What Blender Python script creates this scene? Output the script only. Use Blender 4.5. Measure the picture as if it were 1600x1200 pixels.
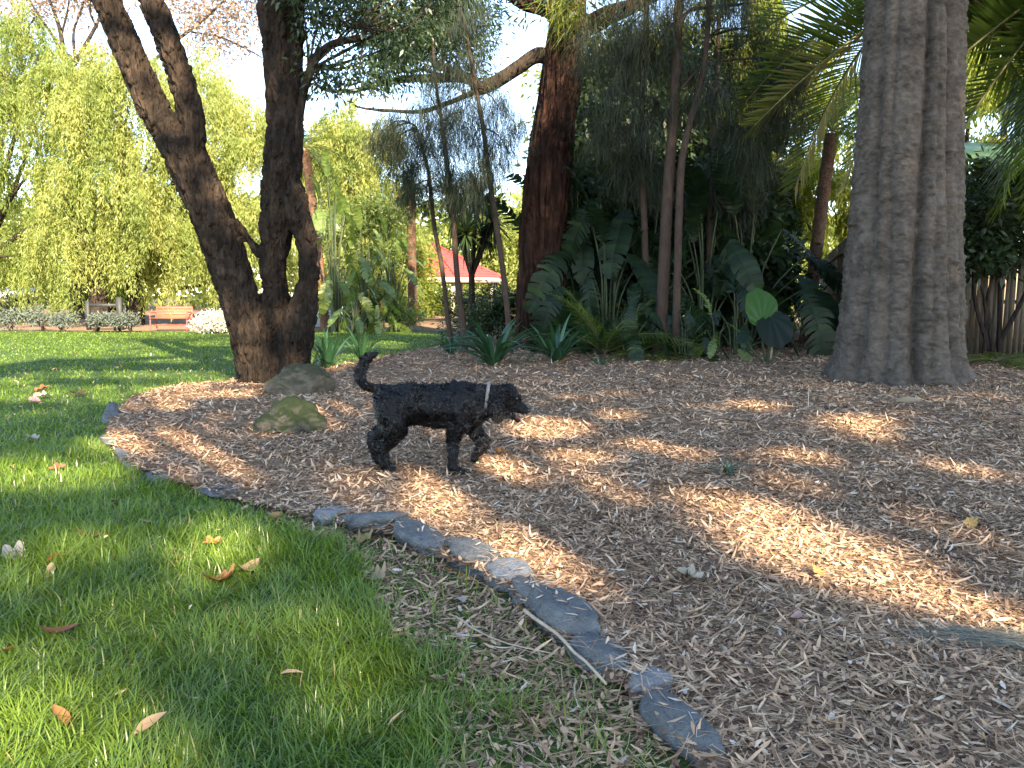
import bpy, bmesh, math, random
import numpy as np
from mathutils import Vector, Matrix
R = math.radians
rng = np.random.default_rng(7)
random.seed(7)
for o in list(bpy.data.objects): bpy.data.objects.remove(o)
scene = bpy.context.scene
col = scene.collection

# ------------------------------------------------------------------ camera, sky, sun, exposure
FPX, HORIZ, CAMH = 1202.0, 458.0, 1.27
PITCH = math.atan((600 - HORIZ) / FPX)
cam_d = bpy.data.cameras.new('camera'); cam = bpy.data.objects.new('camera', cam_d); col.objects.link(cam)
cam_d.sensor_width = 36.0; cam_d.lens = 36.0 * FPX / 1600; cam_d.clip_start = 0.05; cam_d.clip_end = 2000
cam.location = (0, 0, CAMH); cam.rotation_euler = (R(90) - PITCH, 0, 0)
scene.camera = cam
SUN_EL, SUN_AZ = R(32), math.atan2(0.37, -0.93)      # azimuth measured clockwise from +Y (towards +X)
sv = np.array([math.sin(SUN_AZ) * math.cos(SUN_EL), math.cos(SUN_AZ) * math.cos(SUN_EL), math.sin(SUN_EL)])
world = bpy.data.worlds.new('World'); scene.world = world; world.use_nodes = True
wn = world.node_tree; wn.nodes.clear()
sky = wn.nodes.new('ShaderNodeTexSky'); sky.sky_type = 'NISHITA'; sky.sun_disc = False
sky.sun_elevation = SUN_EL; sky.sun_rotation = SUN_AZ; sky.air_density = 0.85; sky.dust_density = 0.25; sky.ozone_density = 1.5
bg = wn.nodes.new('ShaderNodeBackground'); bg.inputs['Strength'].default_value = 0.15
wo = wn.nodes.new('ShaderNodeOutputWorld')
wn.links.new(sky.outputs[0], bg.inputs[0]); wn.links.new(bg.outputs[0], wo.inputs[0])
sl = bpy.data.lights.new('sun', 'SUN'); sl.energy = 5.0; sl.angle = R(0.53); sl.color = (1.0, 0.86, 0.66)
so = bpy.data.objects.new('sun', sl); col.objects.link(so); so.location = (8, -20, 20)
so.rotation_euler = Vector(sv).to_track_quat('Z', 'Y').to_euler()
scene.view_settings.view_transform = 'Standard'; scene.view_settings.look = 'None'
scene.view_settings.exposure = 2.55; scene.view_settings.gamma = 1.0
scene.view_settings.use_curve_mapping = False
scene.view_settings.use_white_balance = True; scene.view_settings.white_balance_temperature = 7250
scene.cycles.use_denoising = True
scene.cycles.max_bounces = 8; scene.cycles.transmission_bounces = 4; scene.cycles.diffuse_bounces = 5
scene.cycles.sample_clamp_indirect = 6

# ------------------------------------------------------------------ geometry helpers
cP, sP = math.cos(PITCH), math.sin(PITCH)
def ray(px, py):
    rx, ry = (px - 800) / FPX, -(py - 600) / FPX
    return np.array([rx, cP + ry * sP, -sP + ry * cP])
def gp(px, py, z=0.0):                       # ground point seen at a pixel of the photograph
    d = ray(px, py); t = (z - CAMH) / d[2]
    return np.array([d[0] * t, d[1] * t, z])
def P(px, py, Y):                            # point at distance Y
    d = ray(px, py); t = Y / d[1]
    return np.array([d[0] * t, Y, CAMH + d[2] * t])
def to_px(V):
    V = np.asarray(V, float); x = V[..., 0]; y = V[..., 1]; z = V[..., 2] - CAMH
    f = y * cP - z * sP; u = y * sP + z * cP
    f = np.where(f < 0.05, 0.05, f)
    return 800 + FPX * x / f, 600 - FPX * u / f
def m_per_px(Y): return Y / FPX
def unit(v):
    v = np.asarray(v, float); n = np.linalg.norm(v, axis=-1, keepdims=True); return v / np.where(n < 1e-9, 1, n)
def rand_unit(n):
    return unit(rng.normal(size=(n, 3)))
def _h(ix, iy, iz, seed):
    h = (ix * 374761393 + iy * 668265263 + iz * 1274126177 + seed * 974634777) & 0xffffffff
    h = ((h ^ (h >> 13)) * 1274126177) & 0xffffffff
    h = h ^ (h >> 16)
    return (h & 0xffff) / 65535.0
def vnoise(Pn, seed=0):
    Pn = np.asarray(Pn, float); i = np.floor(Pn).astype(np.int64); f = Pn - i; f = f * f * (3 - 2 * f)
    r = 0
    for dx in (0, 1):
        for dy in (0, 1):
            for dz in (0, 1):
                w = (f[..., 0] if dx else 1 - f[..., 0]) * (f[..., 1] if dy else 1 - f[..., 1]) * (f[..., 2] if dz else 1 - f[..., 2])
                r = r + w * _h(i[..., 0] + dx, i[..., 1] + dy, i[..., 2] + dz, seed)
    return r
def fbm(Pn, oct=4, seed=0):
    Pn = np.asarray(Pn, float); a, s, t = 0.5, 0, 0
    for k in range(oct):
        s = s + a * vnoise(Pn * (2 ** k), seed + k); t += a; a *= 0.5
    return s / t
def in_poly(x, y, poly):
    x = np.asarray(x, float); y = np.asarray(y, float); c = np.zeros(x.shape, bool); n = len(poly)
    for i in range(n):
        x1, y1 = poly[i][0], poly[i][1]; x2, y2 = poly[i - 1][0], poly[i - 1][1]
        m = ((y1 > y) != (y2 > y))
        with np.errstate(divide='ignore', invalid='ignore'):
            c ^= m & (x < (x2 - x1) * (y - y1) / (y2 - y1 + 1e-12) + x1)
    return c
def mesh_np(name, V, F, mat=None, var=None, smooth=False):
    V = np.ascontiguousarray(V, np.float32).reshape(-1, 3); F = np.ascontiguousarray(F, np.int32)
    me = bpy.data.meshes.new(name); n, k = F.shape
    me.vertices.add(len(V)); me.vertices.foreach_set('co', V.ravel())
    me.loops.add(n * k); me.loops.foreach_set('vertex_index', F.ravel())
    me.polygons.add(n); me.polygons.foreach_set('loop_start', np.arange(0, n * k, k, dtype=np.int32))
    try: me.polygons.foreach_set('loop_total', np.full(n, k, np.int32))
    except Exception: pass
    if smooth: me.polygons.foreach_set('use_smooth', np.ones(n, bool))
    me.update(calc_edges=True)
    if var is not None:
        a = me.attributes.new('var', 'FLOAT', 'FACE'); a.data.foreach_set('value', np.ascontiguousarray(var, np.float32))
    if mat: me.materials.append(mat)
    return me
def wloc(o):
    v = np.zeros(3)
    while o: v += np.array(o.location); o = o.parent
    return v
def link(name, me, parent=None, loc=None, rot=None, scale=None):
    o = bpy.data.objects.new(name, me); col.objects.link(o)
    if parent: o.parent = parent
    if loc is not None: o.location = loc
    if rot is not None: o.rotation_euler = rot
    if scale is not None: o.scale = (scale,) * 3 if np.isscalar(scale) else scale
    return o
def mk(name, V, F, mat, parent=None, var=None, smooth=False):   # world-space arrays to one object (parents carry only locations)
    V = np.asarray(V, float).reshape(-1, 3)
    if parent is not None: V = V - wloc(parent)
    return link(name, mesh_np(name, V, F, mat, var, smooth), parent)
def tag(o, label=None, cat=None, group=None, kind=None):
    if label: o['label'] = label
    if cat: o['category'] = cat
    if group: o['group'] = group
    if kind: o['kind'] = kind
    return o
def thing(name, label, cat, loc=(0, 0, 0), group=None):
    o = bpy.data.objects.new(name, None); o.empty_display_size = 0.2; o.location = tuple(float(c) for c in loc); col.objects.link(o)
    return tag(o, label, cat, group)
def merge(lst):
    Vs, Fs, vs, n = [], [], [], 0
    for it in lst:
        V, F = it[0], it[1]
        Vs.append(V); Fs.append(F + n); n += len(V)
        if len(it) > 2: vs.append(it[2])
    return (np.concatenate(Vs), np.concatenate(Fs)) + ((np.concatenate(vs),) if vs else ())
def box(c, s, rz=0.0, rx=0.0):
    c = np.asarray(c, float); h = np.asarray(s, float) / 2
    V = np.array([[x, y, z] for x in (-1, 1) for y in (-1, 1) for z in (-1, 1)]) * h
    if rx: V = V @ np.array(Matrix.Rotation(rx, 3, 'X')).T
    if rz: V = V @ np.array(Matrix.Rotation(rz, 3, 'Z')).T
    F = np.array([[0, 1, 3, 2], [4, 6, 7, 5], [0, 4, 5, 1], [2, 3, 7, 6], [0, 2, 6, 4], [1, 5, 7, 3]])
    return V + c, F
def tube(pts, rad, seg=8, cap=True):
    pts = np.asarray(pts, float); n = len(pts); rad = np.broadcast_to(np.asarray(rad, float), (n,))
    T = unit(np.gradient(pts, axis=0)); a = np.array([0, 0, 1.0]) if abs(T[0][2]) < 0.9 else np.array([1.0, 0, 0])
    N = unit(np.cross(T[0], a)); V = []
    for i in range(n):
        N = unit(N - T[i] * np.dot(N, T[i])); B = np.cross(T[i], N)
        th = np.linspace(0, 2 * math.pi, seg, endpoint=False)
        V.append(pts[i] + rad[i] * (np.cos(th)[:, None] * N + np.sin(th)[:, None] * B))
    V = np.concatenate(V); F = []
    for i in range(n - 1):
        for j in range(seg):
            a_, b_ = i * seg + j, i * seg + (j + 1) % seg
            F.append([a_, b_, b_ + seg, a_ + seg])
    if cap:
        for base, rev in ((0, True), ((n - 1) * seg, False)):
            c = len(V); V = np.vstack([V, pts[0 if rev else -1]])
            for j in range(0, seg):
                q = [base + j, base + (j + 1) % seg, c, c]
                F.append([q[1], q[0], c, c] if rev else q)
        F = [f for f in F]
    F = np.array(F)
    return V, F
def tube_o(pts, rad, seg=8): return tube(pts, rad, seg, cap=False)
def smooth_path(pts, rad, m=6):
    pts = np.asarray(pts, float); rad = np.broadcast_to(np.asarray(rad, float), (len(pts),))
    Q = np.column_stack([pts, rad]); out = []
    n = len(Q)
    for i in range(n - 1):
        p0, p1, p2, p3 = Q[max(i - 1, 0)], Q[i], Q[i + 1], Q[min(i + 2, n - 1)]
        for k in range(m):
            t = k / m
            out.append(0.5 * ((2 * p1) + (-p0 + p2) * t + (2 * p0 - 5 * p1 + 4 * p2 - p3) * t * t + (-p0 + 3 * p1 - 3 * p2 + p3) * t ** 3))
    out.append(Q[-1]); out = np.array(out)
    return out[:, :3], np.abs(out[:, 3])
def strips(P0, D, N, L, W, prof, bend=0.0, sbend=0.0, fold=0.0):
    """ribbons: centre line P0 + D*L*t + N*bend*L*t^2, width W*prof(t)"""
    P0 = np.asarray(P0, float); n = len(P0); D = unit(np.broadcast_to(D, (n, 3))); N = np.broadcast_to(N, (n, 3))
    S = unit(np.cross(D, N)); N2 = np.cross(S, D)
    L = np.broadcast_to(L, (n,)); W = np.broadcast_to(W, (n,)); bend = np.broadcast_to(bend, (n,)); sbend = np.broadcast_to(sbend, (n,))
    k = len(prof); V = np.zeros((n, k, 2, 3))
    for j, (t, w) in enumerate(prof):
        c = P0 + D * (L * t)[:, None] + N2 * (bend * L * t * t)[:, None] + S * (sbend * L * t * t)[:, None]
        V[:, j, 0] = c + S * (W * w / 2)[:, None]; V[:, j, 1] = c - S * (W * w / 2)[:, None]
    idx = np.arange(n * k * 2).reshape(n, k, 2); F = []
    for j in range(k - 1):
        F.append(np.stack([idx[:, j, 0], idx[:, j, 1], idx[:, j + 1, 1], idx[:, j + 1, 0]], -1))
    F = np.stack(F, 1).reshape(-1, 4)
    return V.reshape(-1, 3), F
def diamonds(C, D, L, W, N=None):
    """one folded lens-shaped quad per leaf"""
    C = np.asarray(C, float); n = len(C); D = unit(D); N = rand_unit(n) if N is None else N
    S = unit(np.cross(D, N)); L = np.broadcast_to(L, (n,))[:, None]; W = np.broadcast_to(W, (n,))[:, None]
    V = np.stack([C, C + D * L * 0.42 + S * W * 0.5, C + D * L, C + D * L * 0.42 - S * W * 0.5], 1).reshape(-1, 3)
    return V, np.arange(n * 4).reshape(-1, 4)
def ico(sub):
    bm = bmesh.new(); bmesh.ops.create_icosphere(bm, subdivisions=sub, radius=1)
    V = np.array([v.co[:] for v in bm.verts]); F = np.array([[v.index for v in f.verts] for f in bm.faces]); bm.free()
    return V, F
def blob(chains, voxel, smooth=6, factor=0.5):
    """sphere-swept chains fused into one closed surface; a chain is (pts, radii, squash or None)"""
    bm = bmesh.new()
    for ch in chains:
        pts, rad = np.asarray(ch[0], float), ch[1]; rad = np.broadcast_to(rad, (len(pts),))
        pts, rad = smooth_path(pts, rad, 5)
        sq = ch[2] if len(ch) > 2 else None
        d = np.linalg.norm(np.diff(pts, axis=0), axis=1)
        for i in range(len(pts)):
            m = Matrix.Translation(Vector(pts[i]))
            if sq: m = m @ Matrix.Diagonal(Vector((1, sq, 1, 1)))
            bmesh.ops.create_icosphere(bm, subdivisions=2, radius=float(rad[i]), matrix=m)
            if i < len(pts) - 1:                      # fill between
                k = int(d[i] / (0.45 * min(rad[i], rad[i + 1])))
                for q in range(1, k + 1):
                    t = q / (k + 1); pp = pts[i] * (1 - t) + pts[i + 1] * t; rr = rad[i] * (1 - t) + rad[i + 1] * t
                    m = Matrix.Translation(Vector(pp))
                    if sq: m = m @ Matrix.Diagonal(Vector((1, sq, 1, 1)))
                    bmesh.ops.create_icosphere(bm, subdivisions=2, radius=float(rr), matrix=m)
    me = bpy.data.meshes.new('tmp'); bm.to_mesh(me); bm.free()
    o = bpy.data.objects.new('tmp', me); col.objects.link(o)
    r = o.modifiers.new('r', 'REMESH'); r.mode = 'VOXEL'; r.voxel_size = voxel
    if smooth:
        s = o.modifiers.new('s', 'SMOOTH'); s.iterations = smooth; s.factor = factor
    dg = bpy.context.evaluated_depsgraph_get(); ev = o.evaluated_get(dg); em = ev.to_mesh()
    V = np.empty(len(em.vertices) * 3, np.float32); em.vertices.foreach_get('co', V); V = V.reshape(-1, 3).astype(float)
    NN = np.empty(len(em.vertices) * 3, np.float32); em.vertices.foreach_get('normal', NN); NN = NN.reshape(-1, 3).astype(float)
    F = np.array([list(p.vertices) if len(p.vertices) == 4 else list(p.vertices) + [p.vertices[-1]] for p in em.polygons])
    ev.to_mesh_clear(); bpy.data.objects.remove(o); bpy.data.meshes.remove(me)
    return V, F, NN
def quads(F):                                  # drop the doubled last corner of tube caps
    return F

# ------------------------------------------------------------------ materials
def mat_base(name):
    m = bpy.data.materials.new(name); m.use_nodes = True; nt = m.node_tree; nt.nodes.clear()
    out = nt.nodes.new('ShaderNodeOutputMaterial'); return m, nt, out
def pr(nt, rough=0.6, spec=0.5, colr=None):
    b = nt.nodes.new('ShaderNodeBsdfPrincipled'); b.inputs['Roughness'].default_value = rough
    b.inputs['Specular IOR Level'].default_value = spec
    if colr is not None: b.inputs['Base Color'].default_value = (*colr, 1)
    return b
def ramp(nt, fac, stops):
    r = nt.nodes.new('ShaderNodeValToRGB'); e = r.color_ramp.elements
    while len(e) < len(stops): e.new(0.5)
    for i, (p, c) in enumerate(stops): e[i].position = p; e[i].color = (*c, 1)
    nt.links.new(fac, r.inputs[0]); return r.outputs[0]
def tex_noise(nt, scale, detail=4, rough=0.6, stretch=None, kind='Noise'):
    tc = nt.nodes.new('ShaderNodeTexCoord'); src = tc.outputs['Object']
    if stretch:
        mp = nt.nodes.new('ShaderNodeMapping'); mp.inputs['Scale'].default_value = stretch
        nt.links.new(src, mp.inputs[0]); src = mp.outputs[0]
    n = nt.nodes.new('ShaderNodeTexNoise' if kind == 'Noise' else 'ShaderNodeTexVoronoi'); n.inputs['Scale'].default_value = scale
    if kind == 'Noise': n.inputs['Detail'].default_value = detail; n.inputs['Roughness'].default_value = rough
    else: n.feature = kind
    nt.links.new(src, n.inputs['Vector']); return n.outputs[0] if kind == 'Noise' else n.outputs['Distance']
def bump(nt, h, strength, dist, b):
    bp = nt.nodes.new('ShaderNodeBump'); bp.inputs['Strength'].default_value = strength; bp.inputs['Distance'].default_value = dist
    nt.links.new(h, bp.inputs['Height']); nt.links.new(bp.outputs[0], b.inputs['Normal'])
def leaf_mat(name, stops, trans=0.35, rough=0.45, spec=0.4, tint=1.6, backs=None):
    """green blade: diffuse/gloss plus light coming through"""
    m, nt, out = mat_base(name)
    at = nt.nodes.new('ShaderNodeAttribute'); at.attribute_name = 'var'
    oi = nt.nodes.new('ShaderNodeObjectInfo')
    ad = nt.nodes.new('ShaderNodeMath'); ad.operation = 'MULTIPLY_ADD'; nt.links.new(oi.outputs['Random'], ad.inputs[0]); ad.inputs[1].default_value = 0.25
    nt.links.new(at.outputs['Fac'], ad.inputs[2])
    c = ramp(nt, ad.outputs[0], stops)
    b = pr(nt, rough, spec); nt.links.new(c, b.inputs['Base Color'])
    tr = nt.nodes.new('ShaderNodeBsdfTranslucent')
    hs = nt.nodes.new('ShaderNodeMix'); hs.data_type = 'RGBA'; hs.blend_type = 'MULTIPLY'; hs.inputs[0].default_value = 1
    nt.links.new(c, hs.inputs[6]); hs.inputs[7].default_value = (tint * 1.25, tint * 1.15, tint * 0.5, 1); nt.links.new(hs.outputs[2], tr.inputs[0])
    mx = nt.nodes.new('ShaderNodeMixShader'); mx.inputs[0].default_value = trans
    nt.links.new(b.outputs[0], mx.inputs[1]); nt.links.new(tr.outputs[0], mx.inputs[2]); nt.links.new(mx.outputs[0], out.inputs[0])
    return m
def bark_mat(name, stops, scale=6, stretch=(1, 1, 0.25), bs=0.8, bd=0.03, cracks=True):
    m, nt, out = mat_base(name); b = pr(nt, 0.9, 0.15)
    n1 = tex_noise(nt, scale, 6, 0.7, stretch); n2 = tex_noise(nt, scale * 0.3, 3, 0.6)
    mx = nt.nodes.new('ShaderNodeMath'); mx.operation = 'MULTIPLY_ADD'; mx.inputs[1].default_value = 0.6
    nt.links.new(n1, mx.inputs[0])
    m2 = nt.nodes.new('ShaderNodeMath'); m2.operation = 'MULTIPLY'; m2.inputs[1].default_value = 0.4; nt.links.new(n2, m2.inputs[0]); nt.links.new(m2.outputs[0], mx.inputs[2])
    c = ramp(nt, mx.outputs[0], stops); nt.links.new(c, b.inputs['Base Color'])
    if cracks:
        v = tex_noise(nt, scale * 1.6, stretch=stretch, kind='DISTANCE_TO_EDGE')
        mm = nt.nodes.new('ShaderNodeMath'); mm.operation = 'MULTIPLY'; mm.use_clamp = True; mm.inputs[1].default_value = 3; nt.links.new(v, mm.inputs[0])
        aa = nt.nodes.new('ShaderNodeMath'); aa.operation = 'ADD'; nt.links.new(mm.outputs[0], aa.inputs[0]); nt.links.new(n1, aa.inputs[1])
        bump(nt, aa.outputs[0], bs, bd, b)
    else: bump(nt, n1, bs, bd, b)
    nt.links.new(b.outputs[0], out.inputs[0]); return m
def simple_mat(name, c1, c2=None, scale=8, rough=0.7, spec=0.3, bs=0.0, bd=0.01, stretch=None, metal=0.0):
    m, nt, out = mat_base(name); b = pr(nt, rough, spec, c1); b.inputs['Metallic'].default_value = metal
    if c2 is not None:
        n = tex_noise(nt, scale, 5, 0.65, stretch); c = ramp(nt, n, [(0.3, c1), (0.7, c2)]); nt.links.new(c, b.inputs['Base Color'])
        if bs: bump(nt, n, bs, bd, b)
    nt.links.new(b.outputs[0], out.inputs[0]); return m
def var_mat(name, stops, rough=0.7, spec=0.3, trans=0.0):
    if trans: return leaf_mat(name, stops, trans, rough, spec, 1.0)
    m, nt, out = mat_base(name); b = pr(nt, rough, spec)
    at = nt.nodes.new('ShaderNodeAttribute'); at.attribute_name = 'var'
    c = ramp(nt, at.outputs['Fac'], stops); nt.links.new(c, b.inputs['Base Color']); nt.links.new(b.outputs[0], out.inputs[0]); return m
M = {}
M['soil'] = simple_mat('soil', (0.10, 0.065, 0.042), (0.22, 0.15, 0.10), 9, 0.95, 0.1, 0.6, 0.02)
M['mulch'] = simple_mat('mulch', (0.075, 0.047, 0.032), (0.30, 0.195, 0.128), 34, 0.95, 0.1, 1.0, 0.02)
M['lawn'] = simple_mat('lawn', (0.025, 0.050, 0.012), (0.055, 0.095, 0.022), 14, 0.9, 0.15, 0.5, 0.02)
M['bark_chip'] = var_mat('bark_chip', [(0.0, (0.035, 0.022, 0.015)), (0.22, (0.15, 0.090, 0.055)), (0.45, (0.35, 0.220, 0.135)), (0.7, (0.54, 0.36, 0.225)), (0.9, (0.52, 0.40, 0.29)), (1.0, (0.52, 0.45, 0.36))], 0.75, 0.25)
M['needle_dry'] = var_mat('needle_dry', [(0.0, (0.10, 0.06, 0.038)), (0.5, (0.32, 0.19, 0.10)), (1.0, (0.52, 0.38, 0.22))], 0.7, 0.2)
M['grass'] = leaf_mat('grass_blade', [(0.0, (0.042, 0.082, 0.013)), (0.35, (0.092, 0.160, 0.020)), (0.75, (0.160, 0.235, 0.034)), (0.93, (0.17, 0.22, 0.045)), (1.0, (0.30, 0.25, 0.11))], 0.38, 0.32, 0.5, 1.6)
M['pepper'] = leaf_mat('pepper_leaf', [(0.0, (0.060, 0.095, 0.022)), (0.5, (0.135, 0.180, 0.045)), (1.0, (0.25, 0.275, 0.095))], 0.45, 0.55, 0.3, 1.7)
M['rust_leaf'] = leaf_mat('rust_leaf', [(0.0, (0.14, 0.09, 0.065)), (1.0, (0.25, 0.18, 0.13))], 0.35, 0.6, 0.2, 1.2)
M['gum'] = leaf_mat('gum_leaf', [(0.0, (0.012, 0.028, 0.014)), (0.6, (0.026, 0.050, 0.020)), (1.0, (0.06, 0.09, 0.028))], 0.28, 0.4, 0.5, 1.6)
M['she_oak'] = leaf_mat('she_oak_needle', [(0.0, (0.016, 0.026, 0.022)), (0.6, (0.030, 0.044, 0.032)), (1.0, (0.06, 0.072, 0.042))], 0.25, 0.6, 0.3, 1.4)
M['jungle'] = leaf_mat('shaded_broad_leaf', [(0.0, (0.0035, 0.011, 0.005)), (0.6, (0.008, 0.023, 0.008)), (0.95, (0.026, 0.06, 0.015)), (1.0, (0.10, 0.085, 0.035))], 0.25, 0.55, 0.28, 1.7)  # broad leaf with the thicket's shade put into its colour
M['jungle_lit'] = leaf_mat('sunlit_broad_leaf', [(0.0, (0.055, 0.095, 0.022)), (0.6, (0.115, 0.165, 0.04)), (1.0, (0.21, 0.235, 0.075))], 0.35, 0.4, 0.5, 1.6)  # the same broad leaf, coloured lighter as if in sun
M['clivia'] = leaf_mat('strap_leaf', [(0.0, (0.014, 0.045, 0.022)), (0.7, (0.025, 0.075, 0.032)), (1.2, (0.05, 0.12, 0.045))], 0.18, 0.28, 0.6, 1.6)
M['palm'] = leaf_mat('palm_leaflet', [(0.0, (0.022, 0.048, 0.012)), (0.6, (0.055, 0.095, 0.022)), (1.0, (0.11, 0.15, 0.035))], 0.45, 0.35, 0.5, 1.8)
M['yellow_leaf'] = leaf_mat('yellow_leaf', [(0.0, (0.40, 0.24, 0.05)), (1.2, (0.55, 0.40, 0.10))], 0.35, 0.6, 0.2, 1.0)
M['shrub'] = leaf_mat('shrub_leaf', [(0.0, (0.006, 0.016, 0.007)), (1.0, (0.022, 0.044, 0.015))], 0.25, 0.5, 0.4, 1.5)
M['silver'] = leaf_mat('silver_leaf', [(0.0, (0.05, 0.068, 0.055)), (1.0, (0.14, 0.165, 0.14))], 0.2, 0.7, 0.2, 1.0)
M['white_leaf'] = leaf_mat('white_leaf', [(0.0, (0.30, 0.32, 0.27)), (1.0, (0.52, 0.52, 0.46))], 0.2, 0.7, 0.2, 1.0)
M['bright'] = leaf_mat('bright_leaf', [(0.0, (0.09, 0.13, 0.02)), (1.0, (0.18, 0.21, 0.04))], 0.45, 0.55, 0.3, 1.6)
M['bark_left'] = bark_mat('rough_bark', [(0.30, (0.004, 0.003, 0.0028)), (0.46, (0.013, 0.0095, 0.007)), (0.58, (0.034, 0.023, 0.016)), (0.75, (0.095, 0.069, 0.052))], 8, (1, 1, 0.35), 0.8, 0.04)
M['bark_iron'] = bark_mat('furrowed_bark', [(0.34, (0.006, 0.003, 0.0025)), (0.5, (0.028, 0.013, 0.009)), (0.72, (0.11, 0.050, 0.032))], 6, (1, 1, 0.14), 1.0, 0.05)
M['bark_big'] = bark_mat('grey_bark', [(0.28, (0.012, 0.010, 0.008)), (0.42, (0.050, 0.041, 0.033)), (0.55, (0.086, 0.071, 0.058)), (0.75, (0.15, 0.126, 0.104))], 9, (1, 1, 1.5), 1.0, 0.03, False)
M['bark_thin'] = bark_mat('sapling_bark', [(0.3, (0.030, 0.020, 0.015)), (0.7, (0.075, 0.052, 0.041))], 20, (1, 1, 0.3), 0.5, 0.01)
M['bark_dark'] = bark_mat('dark_bark', [(0.3, (0.014, 0.011, 0.009)), (0.7, (0.045, 0.034, 0.027))], 8, (1, 1, 0.3), 0.7, 0.03)
M['palm_trunk'] = bark_mat('palm_trunk_bark', [(0.3, (0.09, 0.048, 0.032)), (0.7, (0.23, 0.135, 0.09))], 7, (1, 1, 3), 0.9, 0.03)
M['stalk'] = simple_mat('leaf_stalk', (0.022, 0.036, 0.014), (0.055, 0.075, 0.03), 10, 0.5, 0.4)
M['rachis'] = simple_mat('frond_rib', (0.07, 0.075, 0.025), (0.13, 0.12, 0.05), 10, 0.5, 0.4)
M['paling'] = simple_mat('fence_timber', (0.06, 0.047, 0.033), (0.13, 0.105, 0.076), 5, 0.85, 0.2, 0.4, 0.006, (6, 6, 0.6))
M['bench_red'] = simple_mat('red_paint', (0.33, 0.045, 0.05), (0.40, 0.07, 0.07), 12, 0.45, 0.5)
M['slat'] = simple_mat('bench_timber', (0.22, 0.10, 0.055), (0.32, 0.16, 0.09), 10, 0.6, 0.3, 0.2, 0.004, (1, 8, 8))
M['cream'] = simple_mat('cream_paint', (0.42, 0.36, 0.27), (0.50, 0.44, 0.33), 4, 0.6, 0.3)
M['white'] = simple_mat('white_paint', (0.72, 0.70, 0.66), (0.80, 0.78, 0.74), 4, 0.6, 0.3)
M['darkpaint'] = simple_mat('dark_paint', (0.02, 0.022, 0.022), (0.04, 0.042, 0.04), 6, 0.6, 0.3)
M['metal'] = simple_mat('grey_sheet_metal', (0.22, 0.26, 0.29), (0.32, 0.36, 0.39), 3, 0.45, 0.5, 0, 0.01, None, 0.0)
M['greenpaint'] = simple_mat('green_paint', (0.12, 0.22, 0.09), (0.16, 0.27, 0.12), 4, 0.5, 0.4)
M['stick'] = simple_mat('dry_stick', (0.30, 0.22, 0.15), (0.48, 0.38, 0.27), 20, 0.8, 0.2, 0.3, 0.004)

# ------------------------------------------------------------------ ground: soil, lawn, mulch bed
bed_px = [(700, 541), (620, 556), (560, 569), (480, 582), (370, 598), (270, 608), (205, 626), (174, 652), (168, 690), (188, 725), (240, 752), (300, 768), (370, 789), (440, 806), (500, 822),
          (560, 836), (620, 850), (690, 884), (760, 918), (815, 955), (870, 1010), (925, 1054), (980, 1100), (1030, 1145), (1080, 1210), (1150, 1320), (1230, 1500)]
bed = [gp(*p)[:2] for p in bed_px] + [np.array([0.9, 0.3]), np.array([4, -1.0]), np.array([14, -1]), np.array([24, 16]), np.array([22, 40]), np.array([3, 40]), np.array([-0.6, 26])]
lawn_far = [gp(x, y)[:2] for x, y in [(-420, 519), (0, 514), (120, 515), (330, 519), (500, 513), (600, 509), (700, 508)]]
lawn_poly = [np.array([-26, -3]), np.array([3, -3])] + [np.array([1.4, 0.2])] + bed[:27][::-1] + [bed[0]] + lawn_far[::-1] 
def hm(x, y):                                  # gentle lumps of the mulch
    q = np.stack([np.asarray(x, float) * 1.6, np.asarray(y, float) * 1.6, np.zeros_like(np.asarray(x, float))], -1)
    return 0.012 + 0.040 * fbm(q, 3, 5) + 0.022 * fbm(q * 4.5, 2, 6)
def grid_sheet(name, x0, x1, y0, y1, st, inside, zf, mat):
    xs = np.arange(x0, x1 + st, st); ys = np.arange(y0, y1 + st, st); X, Y = np.meshgrid(xs, ys)
    nx, ny = len(xs), len(ys); idx = np.arange(nx * ny).reshape(ny, nx)
    cx, cy = X[:-1, :-1] + st / 2, Y[:-1, :-1] + st / 2; k = inside(cx, cy)
    F = np.stack([idx[:-1, :-1][k], idx[:-1, 1:][k], idx[1:, 1:][k], idx[1:, :-1][k]], -1)
    V = np.stack([X, Y, zf(X, Y)], -1).reshape(-1, 3)
    used, inv = np.unique(F, return_inverse=True)
    return mk(name, V[used], inv.reshape(-1, 4), mat, smooth=True)
g = mk('ground', *box((0, 60, -0.56), (500, 500, 1.1)), M['soil']); tag(g, kind='structure')
g = grid_sheet('mulch_bed', -6, 17, 0.4, 26, 0.06, lambda x, y: in_poly(x, y, bed), hm, M['mulch']); tag(g, kind='structure')
g = grid_sheet('lawn', -24, 2.4, -2, 26, 0.12, lambda x, y: in_poly(x, y, lawn_poly) & ~in_poly(x, y, bed), lambda x, y: 0.006 + 0 * x, M['lawn']); tag(g, kind='structure')

def scatter(y0, y1, dens, inside, margin=1.0):
    w = 0.70 * y1 + margin; n = int(dens * (y1 - y0) * 2 * w)
    x = rng.uniform(-w, w, n); y = rng.uniform(y0, y1, n)
    k = (np.abs(x) < 0.70 * y + margin) & inside(x, y); return x[k], y[k]
trunk_spots = []
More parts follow.
